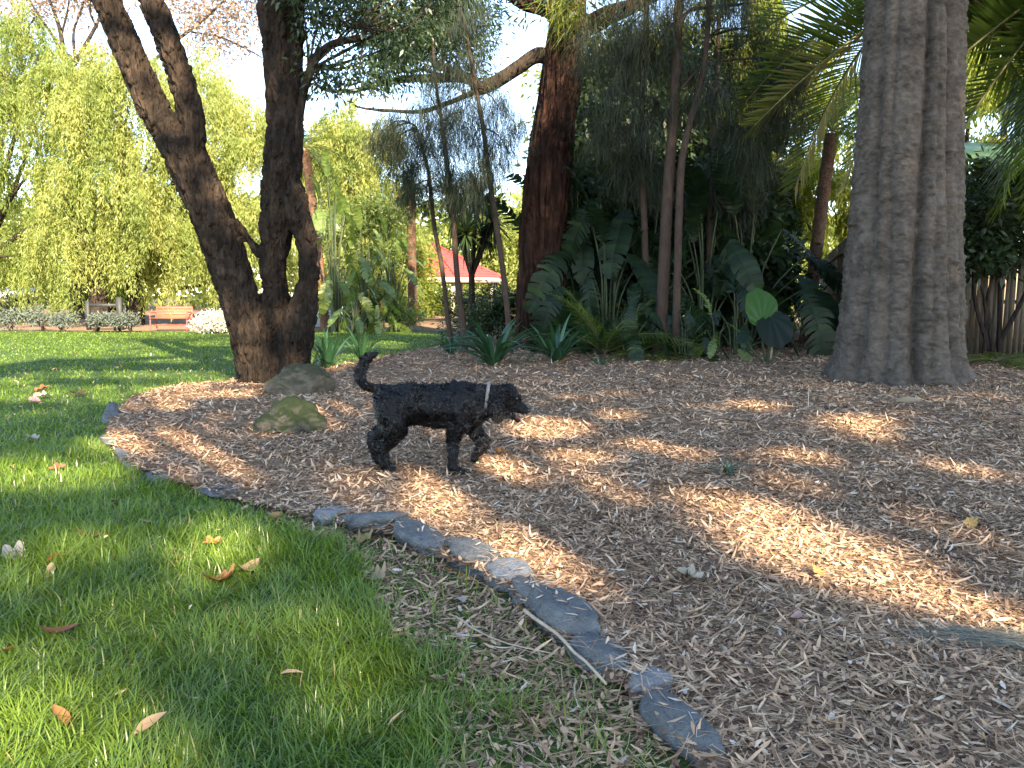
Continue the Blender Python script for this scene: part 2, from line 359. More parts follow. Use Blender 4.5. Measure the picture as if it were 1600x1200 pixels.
# bark chips, fallen gum leaves and she-oak needles over the bed
in_bed = lambda x, y: in_poly(x, y, bed)
def edge_mix(x, y):                            # thin grass and litter strip along the near edge of the lawn
    px, py = to_px(np.stack([x, y, 0 * x], -1))
    line = np.interp(px, [430, 560, 700, 800, 900, 1000, 1080], [806, 836, 890, 945, 1035, 1118, 1210])
    d = py - line; out = ~in_poly(x, y, bed)
    reach = np.interp(px, [430, 560, 640, 760, 1000], [8, 30, 150, 330, 400])
    nz = fbm(np.stack([x * 4, y * 4, 0 * x], -1), 3, 11)
    return np.where(out & (d > -30) & (px > 420), np.clip(1.55 - d / reach + (nz - 0.5) * 1.7, 0, 1), 0)
def in_litter(x, y):
    return in_bed(x, y) | (rng.random(x.shape) < edge_mix(x, y) * 0.75)
def chips(y0, y1, dens, size):
    x, y = scatter(y0, y1, dens, in_litter); n = len(x)
    z = np.where(in_bed(x, y), hm(x, y), 0.006) + rng.uniform(0.001, 0.016, n) * size
    a = rng.uniform(0, 2 * math.pi, n); tl = rng.normal(0, 0.25, n)
    D = np.stack([np.cos(a) * np.cos(tl), np.sin(a) * np.cos(tl), np.sin(tl)], -1); N = unit(np.stack([rng.normal(0, .35, n), rng.normal(0, .35, n), np.ones(n)], -1))
    long = rng.random(n) < 0.42
    L = np.where(long, rng.uniform(0.05, 0.12, n), rng.uniform(0.018, 0.05, n)) * size; W = np.where(long, rng.uniform(0.006, 0.016, n), rng.uniform(0.008, 0.02, n)) * size
    C = np.stack([x, y, z], -1) - D * (L / 2)[:, None]
    V, F = strips(C, D, N, L, W, [(0, .25), (.35, 1), (.7, .85), (1, .15)], rng.normal(0, .18, n), rng.normal(0, .15, n))
    v = np.clip(rng.beta(1.7, 1.7, n) * 0.85 + 0.25 * (fbm(np.stack([x * 1.3, y * 1.3, 0 * x], -1), 3, 3) - 0.5), 0, 1)
    v = np.where(rng.random(n) < 0.02, 1.0, v)
    return V, F, np.repeat(v, 3)
def needles(y0, y1, dens, size):
    x, y = scatter(y0, y1, dens, in_litter); n = len(x)
    z = np.where(in_bed(x, y), hm(x, y), 0.006) + rng.uniform(0.008, 0.024, n) * size
    cl = fbm(np.stack([x * .8, y * .8, 0 * x], -1), 2, 8) * 9
    a = cl + rng.normal(0, .9, n); tl = rng.normal(0.0, 0.08, n)
    D = np.stack([np.cos(a) * np.cos(tl), np.sin(a) * np.cos(tl), np.sin(tl)], -1); N = np.tile([0, 0, 1.0], (n, 1))
    L = rng.uniform(0.07, 0.20, n) * size; C = np.stack([x, y, z], -1) - D * (L / 2)[:, None]
    V, F = strips(C, D, N, L, rng.uniform(.0015, .003, n) * size, [(0, 1), (.33, 1), (.66, 1), (1, .6)], rng.normal(0, .08, n), rng.normal(0, .22, n))
    return V, F, np.repeat(rng.random(n), 3)
V, F, v = merge([chips(1.4, 3, 4000, .85), chips(3, 4.6, 2900, .92), chips(4.6, 7, 1700, 1.05), chips(7, 11, 700, 1.3), chips(11, 20, 160, 1.7)])
g = mk('bark_litter', V, F, M['bark_chip'], var=v); tag(g, kind='stuff')
V, F, v = merge([needles(1.4, 3.4, 900, .9), needles(3.4, 6, 620, 1.0), needles(6, 10, 300, 1.25), needles(10, 18, 70, 1.7)])
g = mk('needle_litter', V, F, M['needle_dry'], var=v); tag(g, kind='stuff')
# grass
in_lawn = lambda x, y: in_poly(x, y, lawn_poly) & ~in_poly(x, y, bed)
def blades(y0, y1, dens, h, w, seg):
    def ok(x, y):
        e = edge_mix(x, y); nz = fbm(np.stack([x * 2.2, y * 2.2, 0 * x], -1), 3, 21)
        return in_lawn(x, y) & (rng.random(x.shape) < (1 - 0.93 * e) * np.clip(0.45 + 1.1 * nz, 0, 1))
    x, y = scatter(y0, y1, dens, ok); n = len(x)
    nz = fbm(np.stack([x * 2.2, y * 2.2, 0 * x], -1), 3, 21); n2 = fbm(np.stack([x * 7, y * 7, 0 * x], -1), 2, 22); big = fbm(np.stack([x * .6, y * .6, 0 * x], -1), 2, 25)
    a = 2 * math.pi * vnoise(np.stack([x * 5, y * 5, 0 * x], -1), 4) * 1.2 + rng.normal(0, 1.5, n)
    lean = rng.uniform(0.15, 0.75, n); hd = np.stack([np.cos(a), np.sin(a), 0 * a], -1)
    D = unit(np.array([0, 0, 1.0]) + hd * lean[:, None]); N = hd
    L = h * rng.uniform(.45, 1.25, n) * (0.45 + 1.0 * nz); 
    prof = [(0, 1), (.4, .9), (.75, .6), (1, .05)] if seg == 3 else [(0, 1), (.55, .8), (1, .05)]
    V, F = strips(np.stack([x, y, 0 * x + .004], -1), D, N, L, w * rng.uniform(.6, 1.3, n), prof, rng.uniform(0.1, 0.9, n), rng.normal(0, .1, n))
    v = np.clip(rng.beta(2.2, 2.2, n) * .75 + .5 * (n2 - .5) + .35 * (big - .4), 0, .92); v = np.where(rng.random(n) < 0.015 + 0.10 * edge_mix(x, y), 1.05, v * .78)
    return V, F, np.repeat(v, len(prof) - 1)
V, F, v = merge([blades(1.3, 2.6, 9500, .085, .0042, 3), blades(2.6, 4.0, 6200, .085, .0048, 3), blades(4.0, 6.5, 2700, .075, .0065, 2), blades(6.5, 11, 850, .065, .010, 2), blades(11, 25, 160, .06, .02, 2)])
g = mk('grass', V, F, M['grass'], var=v); tag(g, kind='stuff')

# ------------------------------------------------------------------ leaf mass helpers
def lobes_px(lst, Y):
    """[(px,py,r_px,dy,(squash))] to centres and radii in metres"""
    C = np.array([P(l[0], l[1], Y + l[3]) for l in lst]); r = np.array([l[2] * m_per_px(Y + l[3]) for l in lst]); return C, r
def weeping(C, r, n_str, seg_leaf, L, W, hang, seed=0, out=0.35):
    """hanging leafy strands from round boughs"""
    nb_ = max(8, n_str // 13); w = r ** 2 / (r ** 2).sum(); k = rng.choice(len(C), nb_, p=w); d = rand_unit(nb_); d[:, 2] = np.abs(d[:, 2]) * 1.15 - 0.35; d = unit(d)
    st = C[k] + d * (r[k] * rng.uniform(.55, 1.05, nb_) * (0.75 + 0.55 * vnoise(d * 2.5 + k[:, None] * 7.3, seed)))[:, None]; Hb = hang * rng.uniform(.45, 1.35, nb_); bv = rng.random(nb_)
    m_ = rng.integers(0, nb_, n_str); st = st[m_] + rng.normal(0, .20, (n_str, 3)) * np.array([1, 1, .6]); d = unit(d[m_] + rng.normal(0, .2, (n_str, 3))); H = Hb[m_] * rng.uniform(.55, 1.1, n_str)
    t = rng.random((n_str, seg_leaf)); o = d * np.array([1, 1, 0])
    pos = st[:, None] + o[:, None] * (out * H[:, None] * (t - .5 * t * t))[..., None] + np.array([0, 0, -1.0]) * (H[:, None] * t ** 1.3)[..., None]
    pos = pos + rng.normal(0, .05, pos.shape) * (L / .18)
    D = np.array([0, 0, -1.0]) + o[:, None] * (0.5 * (1 - t))[..., None] + rng.normal(0, .5, pos.shape)
    pos = pos.reshape(-1, 3); D = D.reshape(-1, 3); n = len(pos)
    V, F = diamonds(pos, D, L * rng.uniform(.6, 1.3, n), W * rng.uniform(.6, 1.3, n))
    v = np.clip(np.repeat(bv[m_] * .6 + rng.random(n_str) * .15, seg_leaf) + rng.random(n) * .35, 0, 1)
    return V, F, v
def leafy(C, r, n, L, W, clump=40, csize=0.3, squash=1.0, droop=0.3, shell=0.35):
    """leaf sprays in clumps through lobes"""
    m = max(1, n // clump); w = r ** 2 / (r ** 2).sum(); k = rng.choice(len(C), m, p=w); d = rand_unit(m) * np.array([1, 1, squash])
    cc = C[k] + d * (r[k] * rng.uniform(shell, 1.0, m))[:, None]
    pos = np.repeat(cc, clump, 0) + rng.normal(0, csize, (m * clump, 3)) * np.array([1, 1, .7]); n = len(pos)
    D = unit(pos - np.repeat(cc, clump, 0)) + rng.normal(0, .5, (n, 3)) - np.array([0, 0, droop])
    V, F = diamonds(pos, D, L * rng.uniform(.6, 1.3, n), W * rng.uniform(.6, 1.3, n))
    v = np.clip(np.repeat(rng.random(m), clump) * .5 + rng.random(n) * .5, 0, 1)
    return V, F, v
def limbs(name, paths, mat, parent, seg=10, rough=0.0, kindseed=0):
    L_ = []
    for pts, rad in paths:
        p, r = smooth_path(pts, rad, 5); L_.append(tube_o(p, r, seg))
    V, F = merge(L_)
    if rough: V = V + (np.stack([vnoise(V * 7, 1), vnoise(V * 7, 2), vnoise(V * 7, 3)], -1) - .5) * rough
    return mk(name, V, F, mat, parent, smooth=True)
def pxpath(lst, Y):
    """[(px,py,width_px[,dy])] at distance Y to points and radii"""
    pts = np.array([P(l[0], l[1], Y + (l[3] if len(l) > 3 else 0)) for l in lst]); rad = np.array([l[2] * .5 * m_per_px(Y + (l[3] if len(l) > 3 else 0)) for l in lst]); return pts, rad
def roughen(V, N, amp, sx, sz, seed):
    q = V * np.array([sx, sx, sz]); n1 = fbm(q, 4, seed); rid = 1 - np.abs(2 * fbm(q * 1.7, 3, seed + 9) - 1)
    return V + N * ((n1 - .5) * amp * 1.4 - np.clip(rid - .72, 0, 1) * amp * 3.0)[:, None]

# ------------------------------------------------------------------ tree on the left: several leaning stems
YL = float(gp(432, 600)[1])
t = thing('multi_stemmed_tree', 'dark leaning tree with several rough stems forking above the two boulders', 'tree', gp(432, 600))
chains = [pxpath(c, YL) for c in [
    [(404, 614, 72), (404, 580, 70), (390, 520, 66), (368, 450, 62), (346, 380, 66), (326, 325, 66), (306, 280, 66), (287, 238, 68)],
    [(288, 242, 58), (250, 188, 50), (214, 110, 48), (184, 40, 46), (158, -20, 46), (120, -120, 46, .3)],
    [(300, 238, 48), (298, 180, 42), (279, 110, 41), (257, 50, 40), (234, -4, 40), (205, -80, 40), (170, -180, 36, -.4)],
    [(448, 614, 74, .1), (452, 565, 68, .1), (463, 520, 60), (477, 470, 44), (483, 430, 36), (482, 395, 33), (470, 350, 40), (455, 305, 50)],
    [(428, 604, 80, .15), (430, 540, 74, .25), (432, 480, 50, .15), (428, 430, 44, .1), (428, 390, 46, .1), (434, 340, 56, .05), (440, 270, 58), (442, 200, 52), (436, 120, 46), (426, 40, 46), (420, -40, 44), (405, -150, 40, .5)],
    [(448, 300, 44), (454, 220, 38), (457, 120, 36, .1), (457, 40, 36, .15), (464, -40, 36, .2), (485, -150, 34, .2)],
    [(368, 350, 20, -.05), (386, 372, 16), (408, 400, 19), (424, 425, 24, .1)],
    [(385, 590, 22, -.1), (374, 614, 12, -.25)], [(470, 590, 24, -.1), (492, 608, 12, -.2)]]]
V, F, N = blob(chains, 0.018, 3)
V = roughen(V, N, 0.055, 8, 2.6, 31); V = V + N * ((fbm(V * np.array([22, 22, 9]), 3, 33) - .5) * .022)[:, None]
mk('trunk', V, F, M['bark_left'], t, smooth=True)
o = limbs('branch', [pxpath([(462, 215, 18), (470, 165, 13), (482, 118, 13), (500, 82, 12), (530, 66, 11), (566, 58, 9), (570, 38, 7)], YL)], M['bark_left'], t, 10, .015)
C, r = lobes_px([(520, 20, 60, 0), (600, 30, 60, .4), (560, 110, 45, .2), (510, 120, 38, .1), (620, 95, 40, .5), (480, -30, 60, 0), (660, 10, 45, .6), (540, -60, 90, .3), (700, -60, 80, .8)], YL)
V, F, v = leafy(C, r, 11500, .11, .030, 24, .15, .9, .8)
mk('foliage', V, F, M['gum'], t, v)
twg = []
for i in range(26):
    a = P(570 if i % 2 else 482, 45 if i % 2 else 110, YL); k = random.randrange(len(C)); b = C[k] + rand_unit(1)[0] * r[k] * .8; m_ = (a + b) / 2 + rng.normal(0, .08, 3)
    twg.append((np.array([a, m_, b]), np.array([.02, .012, .004])))
for q_ in twg: limbs('twig', [q_], M['bark_dark'], t, 5)
# upper crown above the frame
C2, r2 = lobes_px([(150, -260, 150, -.5), (320, -300, 160, 0), (480, -280, 150, .5), (60, -170, 90, .5), (620, -240, 120, .5)], YL)
V, F, v = leafy(C2, r2, 5200, .15, .05, 30, .3, .8, .6)
mk('crown', V, F, M['gum'], t, v)
limbs('branch', [(np.array([P(120, -120, YL), P(90, -200, YL), C2[0]]), np.array([.2, .12, .05])), (np.array([P(170, -180, YL - .4), C2[1]]), np.array([.18, .05])), (np.array([P(405, -150, YL + .5), C2[2]]), np.array([.18, .05])), (np.array([P(485, -150, YL), C2[4]]), np.array([.15, .05]))], M['bark_left'], t, 8)

# ------------------------------------------------------------------ furrowed red-brown tree in the middle
YC = 17.2
bC = P(848, 458 + CAMH * FPX / YC, YC); bC[2] = 0
t = thing('furrowed_trunk_tree', 'tall red-brown tree with deeply furrowed trunk and long side limb behind the strap-leaf clumps', 'tree', bC)
chains = [pxpath(c, YC) for c in [
    [(846, 560, 100), (847, 515, 84), (847, 430, 78), (849, 340, 78), (858, 250, 74), (870, 170, 66), (880, 100, 62), (886, 40, 58), (890, -40, 54), (894, -160, 46), (900, -300, 36)],
    [(884, 60, 44), (915, 45, 34), (950, 24, 30), (1000, 6, 26), (1060, -30, 22), (1140, -110, 16)],
    [(880, 20, 40), (850, 12, 30), (815, -2, 28), (770, -40, 24), (700, -120, 18)]]]
V, F, N = blob(chains, 0.035, 2)
ang = np.arctan2(V[:, 1] - YC, V[:, 0] - (bC[0] + (V[:, 2] * .07)))
fur = fbm(np.stack([ang * 4.2, V[:, 2] * .55, 0 * ang], -1), 4, 41)
rid = 1 - np.abs(2 * fbm(np.stack([ang * 6.5, V[:, 2] * .8, 0 * ang + 3], -1), 3, 43) - 1); V = V + N * ((fur - .5) * .16 - np.clip(rid - .75, 0, 1) * .35)[:, None]
mk('trunk', V, F, M['bark_iron'], t, smooth=True)
lp = [pxpath(c, YC) for c in [
    [(858, 88, 26), (835, 88, 23), (800, 112, 21), (770, 131, 20), (748, 137, 20), (738, 126, 17), (716, 121, 15), (680, 122, 13), (640, 123, 11), (600, 129, 9), (556, 141, 7), (515, 142, 5), (492, 132, 4)],
    [(735, 124, 13), (700, 108, 11), (682, 98, 9), (668, 74, 8), (655, 45, 7), (648, 0, 6), (640, -60, 4)],
    [(752, 138, 11), (720, 153, 8), (690, 165, 7), (655, 175, 6), (610, 173, 5), (575, 170, 4), (556, 166, 3)],
    [(690, 120, 6), (660, 108, 5), (640, 112, 4), (600, 100, 3)],
    [(655, 40, 6), (630, 10, 4), (600, -20, 3)]]]
limbs('limb', lp, M['bark_dark'], t, 9, .03)
C, r = lobes_px([(655, 60, 55, -.2), (700, 50, 55, .2), (740, 70, 42, .2), (620, 80, 45, -.4), (600, 120, 28, 0), (700, 10, 60, 0), (760, 20, 28, .3), (735, 120, 28, .2), (590, 40, 40, 0)], YC)
V, F, v = leafy(C, r, 15000, .14, .034, 22, .22, .9, .5, .1)
mk('foliage', V, F, M['gum'], t, v)
C, r = lobes_px([(890, -10, 40, -.8), (860, -40, 60, -.6), (935, 0, 35, -.5), (1000, -60, 70, 0), (760, -120, 90, 0), (900, -330, 160, 0), (1100, -220, 140, .5), (700, -300, 140, 0)], YC)
V, F, v = leafy(C, r, 7000, .22, .045, 26, .32, .9, .8)
mk('crown', V, F, M['gum'], t, v)
# dangling pale needles by the fork
n = 300; o0 = P(885, 12, YC - .7); pos = o0 + rng.normal(0, .2, (n, 3)); D = unit(rng.normal(0, .7, (n, 3)) + np.array([-.1, 0, -.9]))
V, F = strips(pos, D, rand_unit(n), rng.uniform(.3, .7, n), .012, [(0, 1), (.5, .8), (1, .2)], .1)
mk('needle_tuft', V, F, M['bright'], t, np.repeat(rng.random(n), 2))

# ------------------------------------------------------------------ huge grey fluted trunk on the right
cB = gp(1402, 603); YB = float(cB[1]) + 0.55
bB = np.array([P(1402, 603, YB)[0], YB, 0])
t = thing('fluted_trunk_tree', 'huge grey tree with fluted wrinkled trunk rising from the mulch', 'tree', bB)
nz_, nth = 520, 400
zz = np.concatenate([np.linspace(-.08, 6.2, nz_), np.linspace(6.4, 9.5, 20)]); th = np.linspace(0, 2 * math.pi, nth, endpoint=False); TH, ZZ = np.meshgrid(th, zz)
half = np.interp(zz, [0, .25, .6, 1.3, 2.4, 4, 6.5, 9.5], [.95, .88, .835, .79, .73, .66, .575, .45])
seam = [(-2.66, .10, .10), (-2.28, .07, .06), (-1.74, .10, .20), (-1.50, .05, .05), (-1.12, .13, .17), (-.72, .1, .08), (.3, .14, .12), (1.2, .12, .12), (2.2, .15, .12)]
rad = half[:, None] * np.ones_like(TH)
for a, w, dep in seam:
    aa = a + .05 * np.sin(ZZ * .9 + a * 5); d = (TH - aa + math.pi) % (2 * math.pi) - math.pi
    rad -= dep * 1.05 * np.exp(-np.abs(d / w) ** 1.5) * (0.75 + .5 * np.exp(-ZZ / .8))
rad += .05 * (fbm(np.stack([TH * 2.2, ZZ * .7, 0 * TH], -1), 3, 51) - .5) * 2
wr = fbm(np.stack([np.cos(TH) * 6, np.sin(TH) * 6, ZZ * 11], -1), 4, 52); rad += .032 * np.clip(wr - .42, -.25, .25) * 2 * (.4 + 1.1 * vnoise(np.stack([np.cos(TH) * 2, np.sin(TH) * 2, ZZ * 1.3], -1), 57))
wr2 = fbm(np.stack([np.cos(TH) * 14, np.sin(TH) * 14, ZZ * 24], -1), 3, 58); rad += .018 * (wr2 - .5) * 2
kn = vnoise(np.stack([np.cos(TH) * 9, np.sin(TH) * 9, ZZ * 13], -1), 55); rad += .045 * np.clip(kn - .72, 0, 1) * 3
fl = np.exp(-np.clip(ZZ, 0, 9) / .18); rad += fl * (.10 * np.cos(TH * 7 + 1) + .08) * (0.5 + fbm(np.stack([TH * 3, 0 * TH, 0 * TH], -1), 2, 56))
cx = bB[0] + np.interp(zz, [0, 6, 9.5], [0, -.10, -.15])[:, None]
V = np.stack([cx + rad * np.cos(TH), YB + rad * np.sin(TH), ZZ], -1).reshape(-1, 3)
idx = np.arange(len(zz) * nth).reshape(len(zz), nth); r_ = np.roll(idx, -1, 1)
F = np.stack([idx[:-1], r_[:-1], r_[1:], idx[1:]], -1).reshape(-1, 4)
mk('trunk', V, F, M['bark_big'], t, smooth=True)
big_tree = t

# ------------------------------------------------------------------ shade: unseen trees behind the viewer, crowns shaped to cast it
lit_polys = [[(1120, 803), (1195, 798), (1300, 850), (1400, 902), (1500, 948), (1620, 985), (1620, 1010), (1480, 966), (1360, 925), (1200, 888), (1150, 862)],
             [(0, 1035), (80, 1050), (150, 1090), (235, 1128), (275, 1210), (250, 1300), (-200, 1300), (-200, 1040)],
             [(640, 745), (700, 735), (800, 732), (832, 748), (760, 770), (715, 806), (660, 815), (630, 790)]]
lit_ell = [(150, 985, 60, 10), (420, 1000, 70, 14), (560, 1085, 60, 10), (300, 1000, 26, 8), (120, 860, 80, 12), (250, 640, 40, 4), (480, 960, 40, 12), (1300, 1120, 60, 9), (900, 720, 40, 6), (1000, 700, 30, 4), (1120, 830, 50, 8), (880, 900, 50, 10), (800, 862, 75, 24), (850, 676, 55, 11), (525, 645, 45, 8), (1322, 668, 55, 8), (1345, 690, 35, 6), (1215, 720, 50, 7), (1090, 790, 45, 8), (1235, 765, 32, 6), (930, 780, 42, 8),
           (360, 738, 62, 20), (1500, 742, 40, 5), (335, 862, 70, 30), (40, 905, 55, 14), (60, 745, 120, 16), (230, 700, 90, 12), (1055, 715, 28, 5), (1420, 870, 40, 9), (985, 850, 40, 9), (1560, 1180, 45, 22), (1475, 815, 40, 7), (620, 700, 25, 5), (1170, 640, 30, 4), (960, 655, 26, 4)]
YD_ = float(gp(716, 736, .035)[1]); shoulder = P(735, 645, YD_); shoulder = shoulder - sv * (shoulder[2] / sv[2])
def shade_density(gx, gy):  # wanted shade on the ground; sun patches stay free of leaves
    px, py = to_px(np.stack([gx, gy, 0 * gx], -1)); front = gy > .9
    # behind/around: even shade over the near bed; scattered over the lawn; dense over the thicket
    nb = fbm(np.stack([gx * .35, gy * 1.1, 0 * gx], -1), 3, 61); fine = fbm(np.stack([gx * 1.8, gy * 1.8, 0 * gx], -1), 3, 63)
    den = np.full(gx.shape, .97)
    lawn = (gx < np.interp(gy, [0, 6, 9, 14, 22, 30], [-40, -40, -3.2, -2.6, -2.4, -1.0]))
    den = np.where(lawn & (gy > 7), np.where(nb > .56, .85, .05), den)
    den = np.where((gy > 20.5) & (gx > 2.6), .30, den); den = np.where((gy > 11) & (gy <= 18) & (gx > -1), .9, den)
    den = np.where((gx < -1.2) & (gy < 7.5) & (fine > .58), den * .4, den)
    den = np.where((gy > 24) & (gx < 2), 0, den)
    den = np.where(gy > 31, 0, den)
    den = np.where((fine > .67) & (gy < 11), den * .25, den)
    hole = np.zeros(gx.shape, bool)
    for pl in lit_polys:
        c_ = np.mean(np.array(pl), 0); hole |= in_poly(px, py, [(c_[0] + (q[0] - c_[0]) * 1.06, q[1] + (-13 if j_ < len(pl) / 2 else 13)) for j_, q in enumerate(pl)])
    for ex, ey, rx, ry in lit_ell: hole |= ((px - ex) / (rx * 1.25)) ** 2 + ((py - ey) / (ry * 1.5 + 2)) ** 2 < 1
    zt = (gy - 10.7) / 1.488; perp = np.abs(gx - (-3.35 - .592 * zt)); den = np.where((zt > .4) & (zt < 5.2) & (perp < 1.0) & (fine < .60), np.maximum(den, .85), den)
    hole_d = ((gx - shoulder[0]) / .16) ** 2 + ((gy - shoulder[1]) / .30) ** 2 < 1
    den = np.where(hole_d, den * .55, den)
    return np.where(front & hole, 0.0, den)
n0 = 215000
gx = rng.uniform(-9, 11, n0); gy = rng.uniform(-3.5, 31, n0)
k = rng.random(n0) < shade_density(gx, gy); gx, gy = gx[k], gy[k]; n0 = len(gx)
lob = fbm(np.stack([gx * .45, gy * .45, 0 * gx], -1), 3, 71)
hh = 17.5 + (lob - .5) * 10 + rng.normal(0, 1.0, n0)
hh = np.maximum(hh, 11.0)
pos = np.stack([gx, gy, 0 * gx], -1) + sv * (hh / sv[2])[:, None]
hh2 = np.maximum(hh, 1.27 + .42 * np.maximum(pos[:, 1], 0) + 1.2)
pos = np.stack([gx, gy, 0 * gx], -1) + sv * (hh2 / sv[2])[:, None]
hosts = []
spots = [(1.5, -21.0, 'very tall unseen tree, crown shaped to cast the shade, far behind the viewer beside the lawn'), (8.5, -16.0, 'very tall unseen tree, crown shaped to cast the shade, behind the viewer over the mulch'),
         (15.5, -9.0, 'very tall unseen tree, crown shaped to cast the shade, to the right behind the viewer'), (18.5, 1.0, 'very tall unseen tree, crown shaped to cast the shade, beyond the right edge of the mulch'), (13.0, -24.0, 'very tall unseen tree, crown shaped to cast the shade, at the far back corner behind the viewer')]
for x, y, lb in spots:
    tt = thing('unseen_shade_tree', lb, 'tree', (x, y, 0), 'unseen trees shaped to cast the shade'); hosts.append(('s', tt, np.array([x, y, 0])))
dist = np.stack([np.hypot(pos[:, 0] - h[2][0], pos[:, 1] - h[2][1]) for h in hosts], 1); own = dist.argmin(1)
for i, (kd, tt, b) in enumerate(hosts):
    q = pos[own == i]; n = len(q)
    if n == 0: continue
    D = rand_unit(n) * np.array([1, 1, .5]) - np.array([0, 0, .3])
    # blades roughly square to the sun so that they block it
    Nn = unit(sv + rng.normal(0, .35, (n, 3))); D = unit(D - Nn * (D * Nn).sum(1)[:, None])
    LL = rng.uniform(.13, .26, n); V, F = diamonds(q - D * (LL / 2)[:, None], D, LL, LL * .5, Nn)
    mk('crown', V, F, M['gum'], tt, rng.random(n))  # unseen leaves set along sun rays, crown shaped by the wanted shade
    br = []
    top = np.array([b[0], b[1], 11.0])
    if kd == 's':
        br.append((np.array([[b[0], b[1], -.1], [b[0] + .1, b[1], 3], [b[0], b[1] + .1, 9], [b[0], b[1], 14]]), np.array([.55, .42, .34, .16])))
    for j in range(14):
        e = q[rng.integers(n)]; mid = top * .45 + e * .55 + np.array([0, 0, -.5]); br.append((np.array([top, mid, e]), np.array([.17, .09, .03])))
    limbs('trunk' if kd == 's' else 'branch', br, M['bark_dark'], tt, 8)

# ------------------------------------------------------------------ boulders and edging stones
def rock_mesh(name, sx, sy, sz, seed, mat, sub=4, amp=.35, flat=0):
    V, F = ico(sub); n = fbm(V * 1.5 + seed * 3.1, 4, seed); n2 = fbm(V * 7 + seed, 3, seed + 3)
    V = V * (1 + amp * (n - .5) * 1.6 + .22 * (n2 - .5))[:, None]
    if flat: V[:, 2] = np.where(V[:, 2] > flat, flat + (V[:, 2] - flat) * .25, V[:, 2])
    V = V * np.array([sx, sy, sz]); return mesh_np(name, V, F, mat, smooth=True)
def rock_mat(name, stops, moss=0.0, mosscol=(0.016, 0.026, 0.007)):
    m, nt, out = mat_base(name); b = pr(nt, .85, .3); n = tex_noise(nt, 9, 6, .7); c = ramp(nt, n, stops); src = c
    if moss:
        ge = nt.nodes.new('ShaderNodeNewGeometry'); sx = nt.nodes.new('ShaderNodeSeparateXYZ'); nt.links.new(ge.outputs['Normal'], sx.inputs[0])
        n2 = tex_noise(nt, 3.2, 10, .72); a = nt.nodes.new('ShaderNodeMath'); a.operation = 'ADD'; nt.links.new(sx.outputs['Z'], a.inputs[0]); nt.links.new(n2, a.inputs[1])
        mr = nt.nodes.new('ShaderNodeMapRange'); mr.inputs[1].default_value = 1.15 - moss; mr.inputs[2].default_value = 1.75 - moss; nt.links.new(a.outputs[0], mr.inputs[0])
        mx = nt.nodes.new('ShaderNodeMix'); mx.data_type = 'RGBA'; nt.links.new(mr.outputs[0], mx.inputs[0]); nt.links.new(c, mx.inputs[6]); mx.inputs[7].default_value = (*mosscol, 1); src = mx.outputs[2]
    nt.links.new(src, b.inputs['Base Color']); fine = tex_noise(nt, 45, 4, .7); bump(nt, fine, 1.0, .02, b); nt.links.new(b.outputs[0], out.inputs[0]); return m
M['rock_moss'] = rock_mat('mossy_rock', [(.3, (.045, .042, .036)), (.7, (.11, .10, .082))], .75)
M['rock_brown'] = rock_mat('brown_rock', [(.3, (.06, .05, .036)), (.7, (.145, .12, .085))], .45, (.045, .042, .018))
M['bluestone'] = rock_mat('bluestone', [(.25, (.04, .044, .047)), (.5, (.10, .106, .108)), (.8, (.17, .175, .17))])
M['palestone'] = rock_mat('pale_bluestone', [(.25, (.09, .10, .11)), (.75, (.23, .24, .25))])
p = gp(464, 622); o = link('boulder', rock_mesh('boulder', .37, .30, .27, 3, M['rock_brown'], 5, .4), None, (p[0], p[1] + .2, .13), (0, .05, .3)); tag(o, 'rounded brown boulder against the foot of the forked tree', 'boulder', 'boulders by the forked tree')
p = gp(443, 686); o = link('boulder', rock_mesh('boulder', .29, .25, .23, 12, M['rock_moss'], 5, .65), None, (p[0], p[1] + .2, .08), (0, .12, .9)); tag(o, 'mossy green boulder in front of the brown one', 'boulder', 'boulders by the forked tree')
def edge_stone(a, b, w, h, mat, label, seed, lift=.0):
    A, B = gp(*a), gp(*b); c = (A + B) / 2; L = np.linalg.norm(B - A); an = math.atan2(B[1] - A[1], B[0] - A[0])
    o = link('edging_stone', rock_mesh('edging_stone', L * .46, w / 2 * rng.uniform(.85, 1.05), h * 1.2, seed, mat, 4, .6, .6), None, (c[0], c[1], (.034 if h > .04 else .02) + lift), (rng.normal(0, .10), rng.normal(0, .10), an + (rng.normal(0, .12) if w > .165 or h > .05 else 0)))
    tag(o, label, 'stone', 'bluestone edging of the mulch bed')
S_ = [((494, 812), (540, 818), .20, .055, 'palestone', 'small pale stone at the far end of the raised edging row'),
      ((530, 816), (642, 834), .30, .06, 'bluestone', 'long flat dark slab next to the small pale end stone'),
      ((622, 842), (712, 874), .20, .07, 'bluestone', 'long dark edging stone beside the pink fallen leaf'),
      ((700, 866), (782, 906), .20, .08, 'bluestone', 'hump-backed dark stone between the long slab and the pale round stone'),
      ((772, 896), (822, 932), .17, .08, 'palestone', 'pale rounded stone half way along the edging row'),
      ((808, 926), (852, 958), .15, .06, 'bluestone', 'short brownish stone wedged before the biggest edging stone'),
      ((838, 946), (922, 1020), .21, .095, 'bluestone', 'biggest edging stone, beside the top of the long stick'),
      ((908, 1018), (985, 1068), .16, .055, 'bluestone', 'low stone with leaves on it beside the foot of the stick'),
      ((984, 1082), (1048, 1098), .13, .06, 'palestone', 'pale blue-grey oval stone below the end of the stick'),
      ((1020, 1105), (1125, 1225), .13, .06, 'bluestone', 'long dark stone at the bottom edge of the picture')]
for i, s in enumerate(S_): edge_stone(s[0], s[1], s[2], s[3], M[s[4]], s[5], 20 + i)
